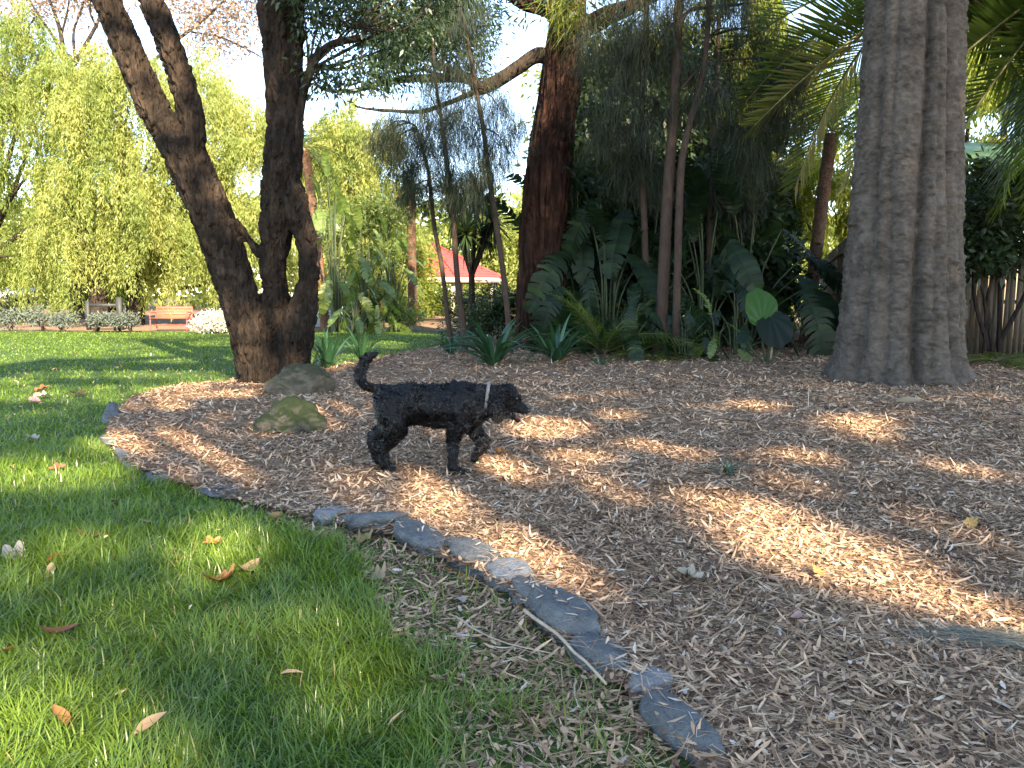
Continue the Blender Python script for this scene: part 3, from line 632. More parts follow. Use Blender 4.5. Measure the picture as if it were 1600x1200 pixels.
for i, (a, b, lb) in enumerate([((176, 644), (169, 672), 'thin slate at the leftmost bend of the mulch edge'), ((169, 676), (178, 706), 'dark slate just below the leftmost bend of the mulch edge'),
                                ((186, 716), (232, 742), 'flat slate half buried where the mulch edge turns to the viewer'), ((236, 745), (285, 757), 'low slate between the half buried one and the blue-grey one'),
                                ((280, 748), (320, 752), 'blue-grey flat slate lying at the mulch edge in front of the lit patch'), ((310, 768), (372, 780), 'low dark slate before the gap in the edging'),
                                ((225, 622), (275, 612), 'slate edging on the far side of the mulch near the lawn'), ((290, 609), (345, 603), 'slate edging just left of the forked tree')]):
    edge_stone(a, b, .16, .028, M['bluestone' if i != 4 else 'palestone'], lb, 50 + i)

n = 260; i_ = rng.integers(0, len(S_), n); A_ = np.array([gp(*q[0]) for q in S_]); B_ = np.array([gp(*q[1]) for q in S_]); f_ = rng.random((n, 1)); p_ = A_[i_] * (1 - f_) + B_[i_] * f_ + rng.normal(0, .05, (n, 3)) * [1, 1, 0]
p_[:, 2] = np.array([q[3] for q in S_])[i_] * .95 + .02 + rng.uniform(0.004, .02, n); a = rng.uniform(0, 6.28, n); D = np.stack([np.cos(a), np.sin(a), rng.normal(0, .15, n)], -1); nd = rng.random(n) < .5
V, F = strips(p_ - D * .03, D, np.tile([0, 0, 1.0], (n, 1)), np.where(nd, rng.uniform(.08, .16, n), rng.uniform(.025, .07, n)), np.where(nd, .0025, .012), [(0, .3), (.4, 1), (1, .2)], rng.normal(0, .1, n), rng.normal(0, .2, n))
o = mk('stone_litter', V, F, M['bark_chip'], None, np.repeat(rng.uniform(.35, 1, n), 2)); tag(o, kind='stuff')
x, y = scatter(1.5, 14, 9, lambda x, y: in_lawn(x, y)); n = len(x); a = rng.uniform(0, 6.28, n); D = np.stack([np.cos(a), np.sin(a), rng.normal(.2, .4, n)], -1)
V, F = strips(np.stack([x, y, rng.uniform(.02, .055, n)], -1), D, rand_unit(n) * .4 + [0, 0, 1], rng.uniform(.02, .07, n), rng.uniform(.006, .02, n), [(0, .2), (.4, 1), (.75, .8), (1, .1)], rng.normal(0, .4, n), rng.normal(0, .2, n))
o = mk('lawn_litter', V, F, M['bark_chip'], None, np.repeat(rng.uniform(.15, 1, n), 3)); tag(o, kind='stuff')

# ------------------------------------------------------------------ the dog
pd = gp(716, 736, .035); YD = float(pd[1]); sD = m_per_px(YD)
dog = thing('dog', 'black curly-coated dog walking right across the mulch with its tail up', 'dog', (P(690, 736, YD)[0], YD, 0))
def dp(px, py, lat=0.0):
    p = P(px, py, YD); return np.array([p[0], p[1] + lat, p[2]])
near, far = -.075, .085
def ch(lst, sq=None):
    pts = np.array([dp(a, b, l) for a, b, _, l in lst]); rad = np.array([w * .5 * sD * (.98 if w > 36 else .95) - .003 for _, _, w, _ in lst]); return (pts, rad, sq) if sq else (pts, rad)
body_ch = [
    ch([(618, 634, 62, 0), (640, 630, 68, 0), (668, 633, 70, 0), (695, 634, 74, 0), (722, 633, 78, 0), (738, 632, 68, 0)], .82),        # trunk
    ch([(606, 622, 46, 0), (622, 640, 56, 0)], .9),
    ch([(728, 622, 56, 0), (750, 622, 48, 0), (768, 622, 44, 0), (784, 622, 42, 0)], .78),                                               # neck
    ch([(779, 619, 38, 0), (792, 621, 40, 0), (801, 624, 32, 0)], .82),                                                                     # skull
    ch([(800, 630, 26, 0), (812, 637, 20, 0), (821, 641, 15, 0)], .85),                                                                     # muzzle
    ch([(790, 641, 20, 0), (800, 650, 11, 0), (809, 657, 8, 0)], .9),                                                                     # lower jaw
    ch([(736, 650, 40, 0), (752, 640, 34, 0)], .8),                                                                                         # chest
    # near hind leg: thigh, knee, hock, paw (reaching forward)
    ch([(612, 632, 52, near * .5), (617, 652, 46, near), (622, 668, 36, near), (614, 684, 25, near), (602, 699, 20, near), (603, 714, 18, near), (604, 724, 17, near)]),
    ch([(604, 726, 14, near), (611, 729, 13, near), (618, 730, 10, near)]),
    # far hind leg: trailing, hock well back
    ch([(608, 634, 50, far * .5), (606, 656, 42, far), (599, 672, 32, far), (584, 685, 24, far), (579, 694, 22, far), (583, 708, 19, far), (588, 721, 17, far)]),
    ch([(588, 722, 14, far), (594, 727, 12, far), (601, 728, 10, far)]),
    # near foreleg: carrying weight
    ch([(724, 640, 46, near * .7), (716, 662, 32, near), (709, 680, 24, near), (708, 700, 20, near), (709, 720, 19, near), (711, 729, 18, near)]),
    ch([(711, 731, 14, near), (719, 733, 14, near), (727, 735, 11, near)]),
    # far foreleg: lifted, folded at the wrist
    ch([(728, 645, 44, far * .6), (738, 668, 30, far), (747, 682, 24, far), (755, 691, 22, far), (751, 703, 19, far), (744, 714, 17, far), (739, 720, 14, far)]),
    # tail: low root then curving up
    ch([(600, 609, 22, 0), (584, 606, 17, 0), (570, 602, 17, 0), (563, 590, 18, 0), (564, 575, 19, 0), (571, 563, 17, 0), (581, 556, 13, 0), (591, 552, 7, 0)], .9)]
V, F, N = blob(body_ch, .0085, 5)
lum = 1 - np.abs(2 * fbm(V * 34, 2, 81) - 1); lum2 = fbm(V * 16, 3, 83); pxv, pyv = to_px(V); tl_ = (pxv < 598) & (pyv < 614); V2 = V + N * (((lum - .75) * .026 + (lum2 - .5) * .024) * np.where(tl_, .4, 1))[:, None]
m, nt, out = mat_base('black_coat'); b = pr(nt, .6, .25); n_ = tex_noise(nt, 60, 5, .7); c = ramp(nt, n_, [(.3, (.0012, .0012, .0018)), (.7, (.0038, .0036, .0046))]); nt.links.new(c, b.inputs['Base Color']); bump(nt, n_, .8, .01, b); nt.links.new(b.outputs[0], out.inputs[0]); M['coat'] = m
body = mk('body', V2, F, M['coat'], dog, smooth=True)
# curls of the coat
Fq = F[rng.integers(0, len(F), 30000)]; w4 = rng.dirichlet([1, 1, 1, 1], len(Fq))
pc = (V2[Fq] * w4[..., None]).sum(1); nc = unit(N[Fq].mean(1)); n = len(pc)
pxs, pys = to_px(pc); muzzle = (pxs > 800) & (pys > 628)
tg = unit(np.cross(nc, rand_unit(n))); flow = rand_unit(n); flow = np.stack([fbm(pc * 14 + 7 * k_, 2, 91 + k_) - .5 for k_ in range(3)], -1) * 5; tg = unit(tg * .55 + flow); D = unit(nc * .38 + tg * 1.0 + np.array([-.15, 0, -.5])); Ls = np.where(muzzle, .009, rng.uniform(.016, .034, n)); tailm = (pxs < 598) & (pys < 612); Ls = np.where(tailm, Ls * .9, Ls)
Vc, Fc = strips(pc - nc * .004, D, nc, Ls, np.where(muzzle, .003, rng.uniform(.005, .011, n)), [(0, 1), (.35, .9), (.7, .7), (1, .1)], rng.uniform(-.9, .3, n), rng.normal(0, .6, n))
M['curl'] = var_mat('coat_curl', [(0, (.0014, .0014, .0022)), (.7, (.0042, .0041, .0052)), (1, (.017, .015, .014))], .42, .30)
mk('coat_hair', Vc, Fc, M['curl'], dog, np.repeat(rng.random(n), 3))
# ears
for s in (-1, 1):
    ec = [ch([(778, 612, 14, s * .085), (775, 624, 24, s * .105), (776, 636, 26, s * .112), (779, 646, 20, s * .108)], .32)]
    Ve, Fe, Ne = blob(ec, .006, 3); Ve = Ve + Ne * ((fbm(Ve * 70, 3, 85) - .5) * .016)[:, None]
    er = mk('ear', Ve, Fe, M['coat'], dog, smooth=True)
    q = rng.integers(0, len(Fe), 2400); p0 = Ve[Fe[q]].mean(1); n1 = unit(Ne[Fe[q]].mean(1)); D = unit(n1 * .5 + np.array([0, 0, -.8]) + rng.normal(0, .5, (len(q), 3)))
    Vh, Fh = strips(p0, D, n1, rng.uniform(.014, .03, len(q)), .005, [(0, 1), (.5, .8), (1, .1)], rng.normal(0, .5, len(q)), rng.normal(0, .5, len(q)))
    mk('ear_hair', Vh, Fh, M['curl'], er, np.repeat(rng.beta(2, 1, len(q)), 2))
V, F = ico(3); mk('nose', V * np.array([.020, .024, .018]) + dp(826, 641), F, simple_mat('wet_nose', (.006, .006, .007), rough=.25, spec=.6), dog, smooth=True)
M['tongue'] = simple_mat('tongue', (.10, .028, .03), rough=.5)
pts = np.array([dp(797, 646), dp(805, 651), dp(811, 656)]); p_, r_2 = smooth_path(pts, np.array([.008, .011, .007]), 4); V, F = tube(p_, r_2, 10); mk('tongue', V, F, M['tongue'], dog, smooth=True)
for s in (-1, 1):
    V, F = ico(2); mk('eye', V * .0105 + dp(807, 621, s * .058), F, simple_mat('dark_eye', (.01, .006, .004), rough=.1, spec=.7), dog, smooth=True)
# collar
th = np.linspace(0, 2 * math.pi, 40, endpoint=False); cc = dp(761, 624); ax = unit(dp(784, 623) - dp(738, 622)); up_ = np.array([0, 0, 1.0]); lt = np.array([0, 1.0, 0])
ring = []
for dx in (-.011, .011):
    for rr in (1.0, .9): ring.append(cc + ax * dx + (np.cos(th)[:, None] * lt * .098 + np.sin(th)[:, None] * (up_ + ax * .12) * .125) * rr)
V = np.concatenate(ring); F = []
for a_, b_ in ((0, 2), (2, 3), (3, 1), (1, 0)):
    for j in range(40): k2 = (j + 1) % 40; F.append([a_ * 40 + j, a_ * 40 + k2, b_ * 40 + k2, b_ * 40 + j])
mk('collar', V, np.array(F), simple_mat('grey_webbing', (.11, .105, .10), (.20, .19, .18), 60, .6), dog)

# ------------------------------------------------------------------ strap-leaf clumps
def strap_mesh(L, W, arch, seed):
    n = 9; t = np.linspace(0, 1, n); w = W * np.clip(np.minimum(1, .55 + 1.2 * t) * (1 - t ** 3.2), .02, 1)
    x = L * (t * .45 + arch * .5 * t ** 2.2); z = L * (.92 * t - arch * .62 * t ** 2.6)
    V = []
    for i in range(n):
        V += [[x[i], -w[i] / 2, z[i] + .12 * w[i]], [x[i], 0, z[i] - .12 * w[i]], [x[i], w[i] / 2, z[i] + .12 * w[i]]]
    F = []
    for i in range(n - 1):
        a = i * 3; F += [[a, a + 1, a + 4, a + 3], [a + 1, a + 2, a + 5, a + 4]]
    return mesh_np('leaf', np.array(V), np.array(F), M['clivia'], np.full(len(F), .1 + .5 * random.random()), True)
strap = [strap_mesh(.80, .070, a, i) for i, a in enumerate((.3, .6, .85, 1.05, 1.15, .45))]
def clump(px, py, Y, h, n, label, wide=1.0, name='strap_leaf_plant', meshes=strap, upright=0.0):
    b = P(px, py, Y); b[2] = .02; t = thing(name, label, 'plant', b, 'dark green strap-leaf clumps along the bed')
    for i in range(n):
        me = meshes[i % len(meshes)] if upright < rng.random() else meshes[0]; a = i * 2.399 + rng.normal(0, .3); s = h / .6 * rng.uniform(.7, 1.1)
        lo = (.05 * math.cos(a) * wide, .05 * math.sin(a) * wide, 0); link('leaf', me, t, lo, (rng.normal(0, .12), rng.normal(0, .15), a), (s * wide, s, s))
    return t
def Yg(py): return float(gp(800, py)[1])
clump(772, 574, Yg(574), 0.78, 42, 'broad strap-leaf clump on the mulch just left of the furrowed trunk', 1.05)
clump(868, 570, Yg(568), 0.71, 42, 'strap-leaf clump in front of the furrowed trunk', 1.1)
clump(915, 556, Yg(556), 0.83, 40, 'tall strap-leaf clump at the right foot of the furrowed trunk', 1.15)
clump(705, 556, Yg(556), 0.50, 20, 'small strap-leaf clump at the foot of the thin saplings')
clump(938, 574, Yg(574), 0.24, 12, 'tiny strap-leaf seedling in front of the tall clump')
clump(512, 578, Yg(580), 0.59, 25, 'upright strap-leaf clump against the lawn right of the forked tree', .8, upright=.5)
clump(568, 566, Yg(568), 0.61, 17, 'upright strap-leaf clump against the lawn behind the dog\'s tail', .75, upright=.6)
clump(484, 581, Yg(584), 0.42, 12, 'short strap-leaf clump touching the right side of the forked tree', .8)
clump(830, 552, Yg(546), 0.65, 25, 'shadowed strap-leaf clump at the left foot of the furrowed trunk', 1.0)
clump(1045, 556, Yg(556), .45, 20, 'dim strap-leaf clump at the foot of the slim bending pole', 1.0)
clump(975, 552, Yg(550), 0.59, 25, 'dim strap-leaf clump under the frond leaves right of the furrowed trunk', 1.0)

# ------------------------------------------------------------------ broad-leaved plants
def paddle_mesh(L, W, split, seed, mat, curl=.25):
    """banana-like blade along +X from its base, drooping, torn between the veins"""
    rs = np.random.default_rng(seed); n = 16; t = np.linspace(0, 1, n + 1); w = W * np.sin(np.pi * np.clip(t * .94 + .05, 0, 1)) ** .55 * .5
    x = L * (t - .06 * t ** 2); zc = -L * curl * t ** 2; V, F = [], []
    for i in range(n):
        for s in (-1, 1):
            torn = rs.random() < split; dz = (-.30 * rs.random() * W) if torn else -.05 * W * rs.random(); sh = .016 * L if torn else 0.0
            for tt, j in ((0, i), (1, i + 1)):
                xx, zz = x[j], zc[j]; ww = w[j] + .002
                k0 = len(V); sk = .35 * ww; e = sh * (1 if tt == 0 else -1)
                V += [[xx, 0, zz], [xx + sk * .5 + e * .5, s * ww * .55, zz + .16 * ww + dz * .3], [xx + sk + e, s * ww, zz + .10 * ww + dz]]
            a = len(V) - 6; F += [[a, a + 1, a + 4, a + 3], [a + 1, a + 2, a + 5, a + 4]]
    return mesh_np('leaf', np.array(V), np.array(F), mat, np.repeat(rs.random(len(F) // 4) * .6, 4)[:len(F)] if len(F) % 4 == 0 else rs.random(len(F)) * .6, True)
pad_shaded = [paddle_mesh(1.5, .62, s, i, M['jungle'], c) for i, (s, c) in enumerate(((.35, .3), (.6, .45), (.85, .6), (.5, .2), (.95, .7)))]
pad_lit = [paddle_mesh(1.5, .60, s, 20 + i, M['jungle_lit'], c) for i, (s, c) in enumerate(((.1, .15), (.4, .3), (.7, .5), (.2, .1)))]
pad_yel = [paddle_mesh(1.2, .4, .8, 40, M['yellow_leaf'], .8)]
def paddle_plant(px, Y, H, n, label, meshes, group, name='paddle_leaf_plant', yellow=0, sc=1.0, spread=.38):
    b = P(px, 500, Y); b[2] = 0; t = thing(name, label, 'plant', b, group)
    st = []
    for i in range(n):
        a = i * 2.399 + rng.normal(0, .4); f = (i + .5) / n; ht = H * (.22 + .64 * f) * rng.uniform(.9, 1.1); out = H * spread * (1.15 - f) * rng.uniform(.6, 1.1) + .05
        e = np.array([math.cos(a) * out, math.sin(a) * out, ht]); st.append((np.array([[.12 * math.cos(a), .12 * math.sin(a), 0], [e[0] * .4, e[1] * .4, ht * .6], e]), np.array([.035, .024, .014]) * min(1, H / 3)))
        pitch = (-R(70) if i % 3 == 0 and f > .5 else R(25) + R(35) * rng.random()) + rng.normal(0, .15); s = sc * rng.uniform(.8, 1.25)
        me = pad_yel[0] if i < yellow else meshes[i % len(meshes)]
        link('leaf', me, t, e, (rng.normal(0, .5), pitch if i >= yellow else R(75), a), s)
    L_ = [tube_o(*smooth_path(p, r, 4), 6) for p, r in st]; V, F = merge(L_); link('stalk', mesh_np('stalk', V, F, M['stalk'], smooth=True), t)
    return t
gD = 'dark paddle-leaf plants of the thicket'
paddle_plant(905, 17.9, 4.4, 18, 'tall paddle-leaf plant right behind the furrowed trunk', pad_shaded, gD, sc=.95)
paddle_plant(950, 16.5, 3.8, 18, 'torn blue-green paddle-leaf plant between the furrowed trunk and the thin poles', pad_shaded, gD, sc=.9)
paddle_plant(1010, 17.6, 4.8, 18, 'tall paddle-leaf plant behind the thin grey-brown poles', pad_shaded, gD, sc=.95)
paddle_plant(1100, 16.6, 3.6, 18, 'paddle-leaf plant right of the thin grey-brown poles', pad_shaded, gD, sc=.85)
paddle_plant(1165, 17.2, 4.2, 18, 'dark paddle-leaf plant behind the two big heart-shaped leaves', pad_shaded, gD, sc=.95)
paddle_plant(1185, 18.8, 4.6, 13, 'tall paddle-leaf plant beside the leaning brown palm stem', pad_shaded, gD, sc=.95)
paddle_plant(985, 14.6, 1.3, 9, 'low dark paddle-leaf plant at the foot of the thin poles', pad_shaded, gD, sc=.42, spread=.5)
paddle_plant(1070, 14.4, 1.25, 9, 'low dark paddle-leaf plant between the thin poles and the heart-shaped leaves', pad_shaded, gD, sc=.42, spread=.5)
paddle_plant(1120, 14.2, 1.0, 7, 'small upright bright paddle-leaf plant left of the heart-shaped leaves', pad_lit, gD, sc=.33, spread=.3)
paddle_plant(1150, 15.2, 1.7, 8, 'mid-height dark paddle-leaf plant behind the dry twigs', pad_shaded, gD, sc=.5, spread=.45)
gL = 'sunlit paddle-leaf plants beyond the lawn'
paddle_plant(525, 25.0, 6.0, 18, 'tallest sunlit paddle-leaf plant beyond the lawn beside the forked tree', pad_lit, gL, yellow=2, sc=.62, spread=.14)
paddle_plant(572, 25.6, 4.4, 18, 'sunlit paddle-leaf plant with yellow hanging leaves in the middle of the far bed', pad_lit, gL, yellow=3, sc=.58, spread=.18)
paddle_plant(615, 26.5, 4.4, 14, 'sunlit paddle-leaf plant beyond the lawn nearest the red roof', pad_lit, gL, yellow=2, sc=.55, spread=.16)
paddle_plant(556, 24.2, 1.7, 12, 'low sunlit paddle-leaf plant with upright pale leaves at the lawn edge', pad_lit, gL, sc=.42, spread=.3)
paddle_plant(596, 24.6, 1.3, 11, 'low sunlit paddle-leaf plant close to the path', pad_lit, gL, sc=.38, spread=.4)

def heart_mesh(L, W, mat, seed):
    rs = np.random.default_rng(seed); nr = 7; out = []
    for k in range(36):
        a = -math.pi + 2 * math.pi * k / 36; r = .5 * (1 - .25 * math.cos(a + math.pi) ** 8) * (1 + .18 * math.cos(a)) 
        r *= 1 - .55 * math.exp(-((abs(a) - math.pi) / .16) ** 2) + .30 * math.exp(-(a / .24) ** 2); out.append((r * math.cos(a) * L + .2 * L, r * math.sin(a) * W))
    V = [[.0, 0, 0]]; F = []
    for j in range(1, nr + 1):
        f = j / nr
        for k, (x, y) in enumerate(out):
            xx, yy = x * f, y * f; V.append([xx, yy, .12 * abs(yy) - .32 * xx * xx / L + .022 * L * math.sin(13 * math.atan2(abs(yy), xx + .12 * L)) * f])
    for k in range(36):
        k2 = (k + 1) % 36; F.append([0, 1 + k, 1 + k2, 1 + k2])
        for j in range(nr - 1): F.append([1 + j * 36 + k, 1 + (j + 1) * 36 + k, 1 + (j + 1) * 36 + k2, 1 + j * 36 + k2])
    V = np.array(V); F = np.array(F); Ft = F[:, :]; 
    bm = bmesh.new(); vs = [bm.verts.new(v) for v in V]
    for f in F:
        ids = list(dict.fromkeys(f.tolist())); fc = bm.faces.new([vs[i] for i in ids]); fc.smooth = True
    me = bpy.data.meshes.new('leaf'); bm.to_mesh(me); bm.free(); me.materials.append(mat); return me
hm_ = heart_mesh(.80, .62, M['jungle'], 1)
M['heart_green'] = leaf_mat('fresh_broad_leaf', [(0.0, (0.035, 0.10, 0.015)), (1.0, (0.05, 0.13, 0.02))], .4, .4, .4, 1.6); hm2_ = heart_mesh(.80, .62, M['heart_green'], 2)
b = P(1200, 540, 13.6); b[2] = 0
t = thing('heart_leaf_plant', 'plant with two big heart-shaped leaves at the edge of the thicket', 'plant', b)
for (px, py, sc, rot) in [(1190, 500, .95, (0, R(-82), R(98))), (1205, 497, .95, (R(20), R(52), R(-78))), (1246, 488, .55, (R(0), R(60), R(-20))), (1165, 520, .4, (0, R(40), R(-140)))]:
    e = P(px, py, 13.4) - b; link('leaf', hm_ if rot[1] > 0 else hm2_, t, e, rot, sc)
    pth = smooth_path(np.array([[0, 0, 0], [e[0] * .7, e[1] * .5, e[2] * .5], e]), np.array([.022, .018, .012]), 5); link('stalk', mesh_np('stalk', *tube_o(*pth, 7), M['stalk'], smooth=True), t)
link('seed_stem', mesh_np('seed_stem', *tube_o(*smooth_path(np.array([[.05, 0, 0], [.1, .1, .5], [.02, .2, 1.0]]), np.array([.02, .015, .01]), 4), 6), M['stick'], smooth=True), t)

# ------------------------------------------------------------------ palm fronds
def frond(L, nl, ll, arch, vang, seed, stiff=.5):
    rs = np.random.default_rng(seed); t = np.linspace(0, 1, 24); c = np.stack([L * (t - .12 * arch * t ** 2), 0 * t, -L * arch * .75 * t ** 2], -1)
    tn = unit(np.gradient(c, axis=0)); tt = np.repeat(np.linspace(.10, .995, nl), 2); s = np.tile([-1, 1], nl)
    pos = np.stack([np.interp(tt, t, c[:, k]) for k in range(3)], -1); T = unit(np.stack([np.interp(tt, t, tn[:, k]) for k in range(3)], -1))
    S = np.array([0, 1.0, 0]) * s[:, None]; U = np.cross(T, np.array([0, 1.0, 0])); U = np.where(U[:, 2:3] < 0, -U, U)
    n = len(tt); fw = .55 + .5 * tt; D = unit(S * 1.0 + T * fw[:, None] + U * (vang + rs.normal(0, .12, n))[:, None]); Ln = ll * (.45 + .75 * np.sin(np.pi * np.clip(tt * .9 + .1, 0, 1)) ** .7) * rs.uniform(.9, 1.1, n)
    V, F = strips(pos, D, U, Ln, min(ll * .075, .042), [(0, .6), (.3, 1), (.7, .8), (1, .08)], -rs.uniform(.1, .35, n) * (1 - stiff) * 2)
    me = mesh_np('leaflets', V, F, M['palm'], np.repeat(rs.random(n) * .8, 3))
    rc = mesh_np('rib', *tube_o(c, np.linspace(.03, .006, 24) * L / 3, 6), M['rachis'], smooth=True)
    return me, rc
fr = [frond(3.7, 74, .85, a, .38, 60 + i, .75) for i, a in enumerate((.35, .6, .85, .2))]
def put_frond(t, loc, az, pitch, k, roll=0, s=1.0, frs=fr):
    me, rc = frs[k % len(frs)]; o = link('frond', me, t, loc, (roll, pitch, az), s); link('rib', rc, o); return o
def palm_tree(px, Y, H, n, label, trunk_r, group=None, lean=(0, 0), frs=fr, s=1.0, name='palm_tree', tmat='palm_trunk', extra=()):
    b = P(px, 500, Y); b[2] = 0; t = thing(name, label, 'palm', b, group)
    zt = np.linspace(0, H, 24); rad_ = trunk_r * (1 + .10 * (np.arange(24) % 2) + .25 * np.exp(-zt / .4)); pth = np.stack([lean[0] * (zt / H) ** 1.3, lean[1] * (zt / H) ** 1.3, zt], -1)
    link('trunk', mesh_np('trunk', *tube_o(pth, rad_, 14), M[tmat], smooth=True), t); top = pth[-1]
    for i in range(n):
        f = i / n; put_frond(t, top + np.array([0, 0, .1]), i * 2.399 + rng.normal(0, .2), R(-70) + R(95) * f + rng.normal(0, .1), i, rng.normal(0, .3), s * rng.uniform(.85, 1.1), frs)
    for az, pt, k, rl, s2 in extra: put_frond(t, top, az, pt, k, rl, s2, frs)
    return t
palm_tree(1440, 14.6, 6.9, 15, 'big feather palm rising behind the fluted trunk with fronds arching out on both sides', .3,
          extra=((R(184), R(57), 3, .5, 1.15), (R(200), R(46), 3, .4, 1.0), (R(176), R(30), 3, .4, 1.15), (R(170), R(8), 1, .3, 1.1), (R(-8), R(22), 0, -.3, 1.1), (R(-25), R(40), 3, -.3, 1.0), (R(5), R(40), 0, -.3, 1.1), (R(12), R(10), 1, -.3, 1.1)))
palm_tree(1680, 13.8, 7.0, 14, 'feather palm at the right edge with fronds hanging over the fence', .28, s=1.0,
          extra=((R(184), R(60), 3, .4, 1.25), (R(172), R(46), 3, .4, 1.15), (R(196), R(66), 3, .3, 1.2), (R(180), R(30), 3, .4, 1.2), (R(205), R(52), 3, .4, 1.15)))
sm = [frond(1.9, 40, .36, a, .2, 90 + i) for i, a in enumerate((.4, .7, .9))]
palm_tree(1262, 19.5, 5.2, 14, 'slender leaning palm with red-brown stem in front of the fence', .15, lean=(.5, .3), frs=sm, s=1.0)
palm_tree(508, 26.5, 6.0, 14, 'sunlit palm with shaggy red-brown stem just right of the forked tree', .14, lean=(-.5, 0), frs=sm, s=1.0)
palm_tree(645, 31.0, 5.2, 16, 'sunlit palm with orange stem standing left of the red roof', .17, frs=sm, s=.9)
# cycad-like rosettes low in the thicket
def rosette(px, py, Y, n, label, s, up=.6):
    b = P(px, py, Y); b[2] = 0; t = thing('feather_leaf_plant', label, 'plant', b, 'feather-leaf rosettes in the thicket')
    for i in range(n): put_frond(t, (0, 0, .1), i * 2.399 + rng.normal(0, .2), -R(70) * up * rng.uniform(.5, 1.2), i, rng.normal(0, .3), s * rng.uniform(.8, 1.1), sm)
    return t
rosette(945, 545, 15.0, 14, 'feather-leaf rosette with blue-green fronds right of the furrowed trunk', .85, .9)
rosette(1020, 550, 14.2, 10, 'low feather-leaf rosette spreading at the foot of the thin poles', .5, .35)
rosette(1560, 570, 13.2, 8, 'low feather-leaf rosette at the fence right of the fluted trunk', .6, .25)
rosette(905, 480, 18.5, 12, 'large feather-leaf rosette hidden behind the furrowed trunk', 1.2, .8)

# ------------------------------------------------------------------ spiky-headed tree with thin stem behind the saplings
def spiky_tree(px, Y, heads, label):
    b = P(px, 500, Y); b[2] = 0; t = thing('spiky_headed_tree', label, 'tree', b); pts = []
    fork = P(px, 425, Y)
    pts.append((np.array([b - [0, 0, .1], (b + fork) / 2, fork]), np.array([.11, .09, .085])))
    for hx, hy, hd in heads:
        e = P(hx, hy, Y + hd); pts.append((np.array([fork - [0, 0, .1], (fork + e) / 2 + [0, 0, -.1], e]), np.array([.07, .055, .05])))
        n = 170; D = rand_unit(n); D[:, 2] += .25; V, F = strips(np.tile(e, (n, 1)), D, np.tile([0, 0, -1.0], (n, 1)), rng.uniform(.6, 1.0, n), .045, [(0, .7), (.4, 1), (.75, .7), (1, .05)], rng.uniform(0, .35, n))
        mk('leaf_head', V, F, M['shrub'], t, np.repeat(rng.random(n), 3))
    limbs('trunk', pts, M['bark_dark'], t, 8)
spiky_tree(737, 21, [(712, 335, 0), (745, 305, .3), (770, 345, -.3), (728, 365, -.5), (755, 370, .5), (700, 305, .4)], 'tree with spiky leaf heads on thin forked stems in front of the red roof')

# ------------------------------------------------------------------ she-oak saplings: thin poles and hanging needles
def needle_cloud(C, r, n_spr, per, L, w, droop=.7):
    wt = r ** 2 / (r ** 2).sum(); k = rng.choice(len(C), n_spr, p=wt); d = rand_unit(n_spr) * rng.random((n_spr, 1)) ** .5; c = C[k] + d * r[k][:, None]
    base = unit(d * np.array([1, 1, .3]) + np.array([0, 0, -droop]) + rng.normal(0, .25, (n_spr, 3)))
    pos = np.repeat(c, per, 0) + rng.normal(0, .07, (n_spr * per, 3)); n = len(pos); D = unit(np.repeat(base, per, 0) + rng.normal(0, .35, (n, 3)))
    V, F = strips(pos, D, np.tile([0, 0, -1.0], (n, 1)) + rng.normal(0, .2, (n, 3)), L * rng.uniform(.5, 1.3, n), w, [(0, 1), (.5, .9), (1, .4)], rng.uniform(0, .3, n))
    return V, F, np.repeat(np.clip(np.repeat(rng.random(n_spr), per) * .5 + rng.random(n) * .5, 0, 1), 2)
def sapling(stem, Y, label, lob, nspr, wneed=.007, mat='bark_thin', twigs=10, Ln=.34):
    pts, rad = pxpath(stem, Y); b = pts[0].copy(); b[2] = 0; pts[0][2] = min(pts[0][2], -.05)
    t = thing('she_oak_sapling', label, 'tree', b, 'she-oak saplings with thin stems'); limbs('trunk', [(pts, rad)], M[mat], t, 9, .01)
    C, r = lobes_px(lob, Y); V, F, v = needle_cloud(C, r, nspr, 14, Ln, wneed); mk('foliage', V, F, M['she_oak'], t, v)
    tw = []
    for i in range(twigs):
        k = rng.integers(len(C)); s_ = pts[min(len(pts) - 1, 1 + int(rng.integers(max(1, len(pts) - 1))))]; j = np.argmin(np.linalg.norm(pts - C[k], axis=1)); s_ = pts[j]; e = C[k] + rand_unit(1)[0] * r[k] * .7
        tw.append((np.array([s_, (s_ + e) / 2 + [0, 0, .15], e]), np.array([.02, .012, .004])))
    for q_ in tw: limbs('twig', [q_], M['bark_dark'], t, 5)
    return t
sapling([(706, 545, 9), (700, 500, 8), (690, 415, 7), (678, 350, 7), (671, 280, 6), (662, 240, 5), (650, 200, 4), (640, 192, 2)], 16.8, 'thin dark sapling bent over at its top, leftmost of three by the furrowed trunk',
        [(620, 230, 45, 0), (640, 270, 45, 0), (660, 220, 40, 0), (610, 190, 30, 0), (650, 310, 35, .2), (590, 215, 25, 0)], 600, .006)
sapling([(727, 560, 11), (722, 500, 10), (713, 416, 9), (708, 330, 8), (699, 260, 7), (690, 190, 6), (681, 130, 5), (676, 60, 4)], 16.2, 'thin dark sapling, middle one of the three by the furrowed trunk',
        [(690, 200, 50, 0), (720, 170, 40, .3), (700, 260, 45, -.3), (660, 170, 40, 0), (720, 300, 40, 0), (680, 120, 35, 0)], 600, .006)
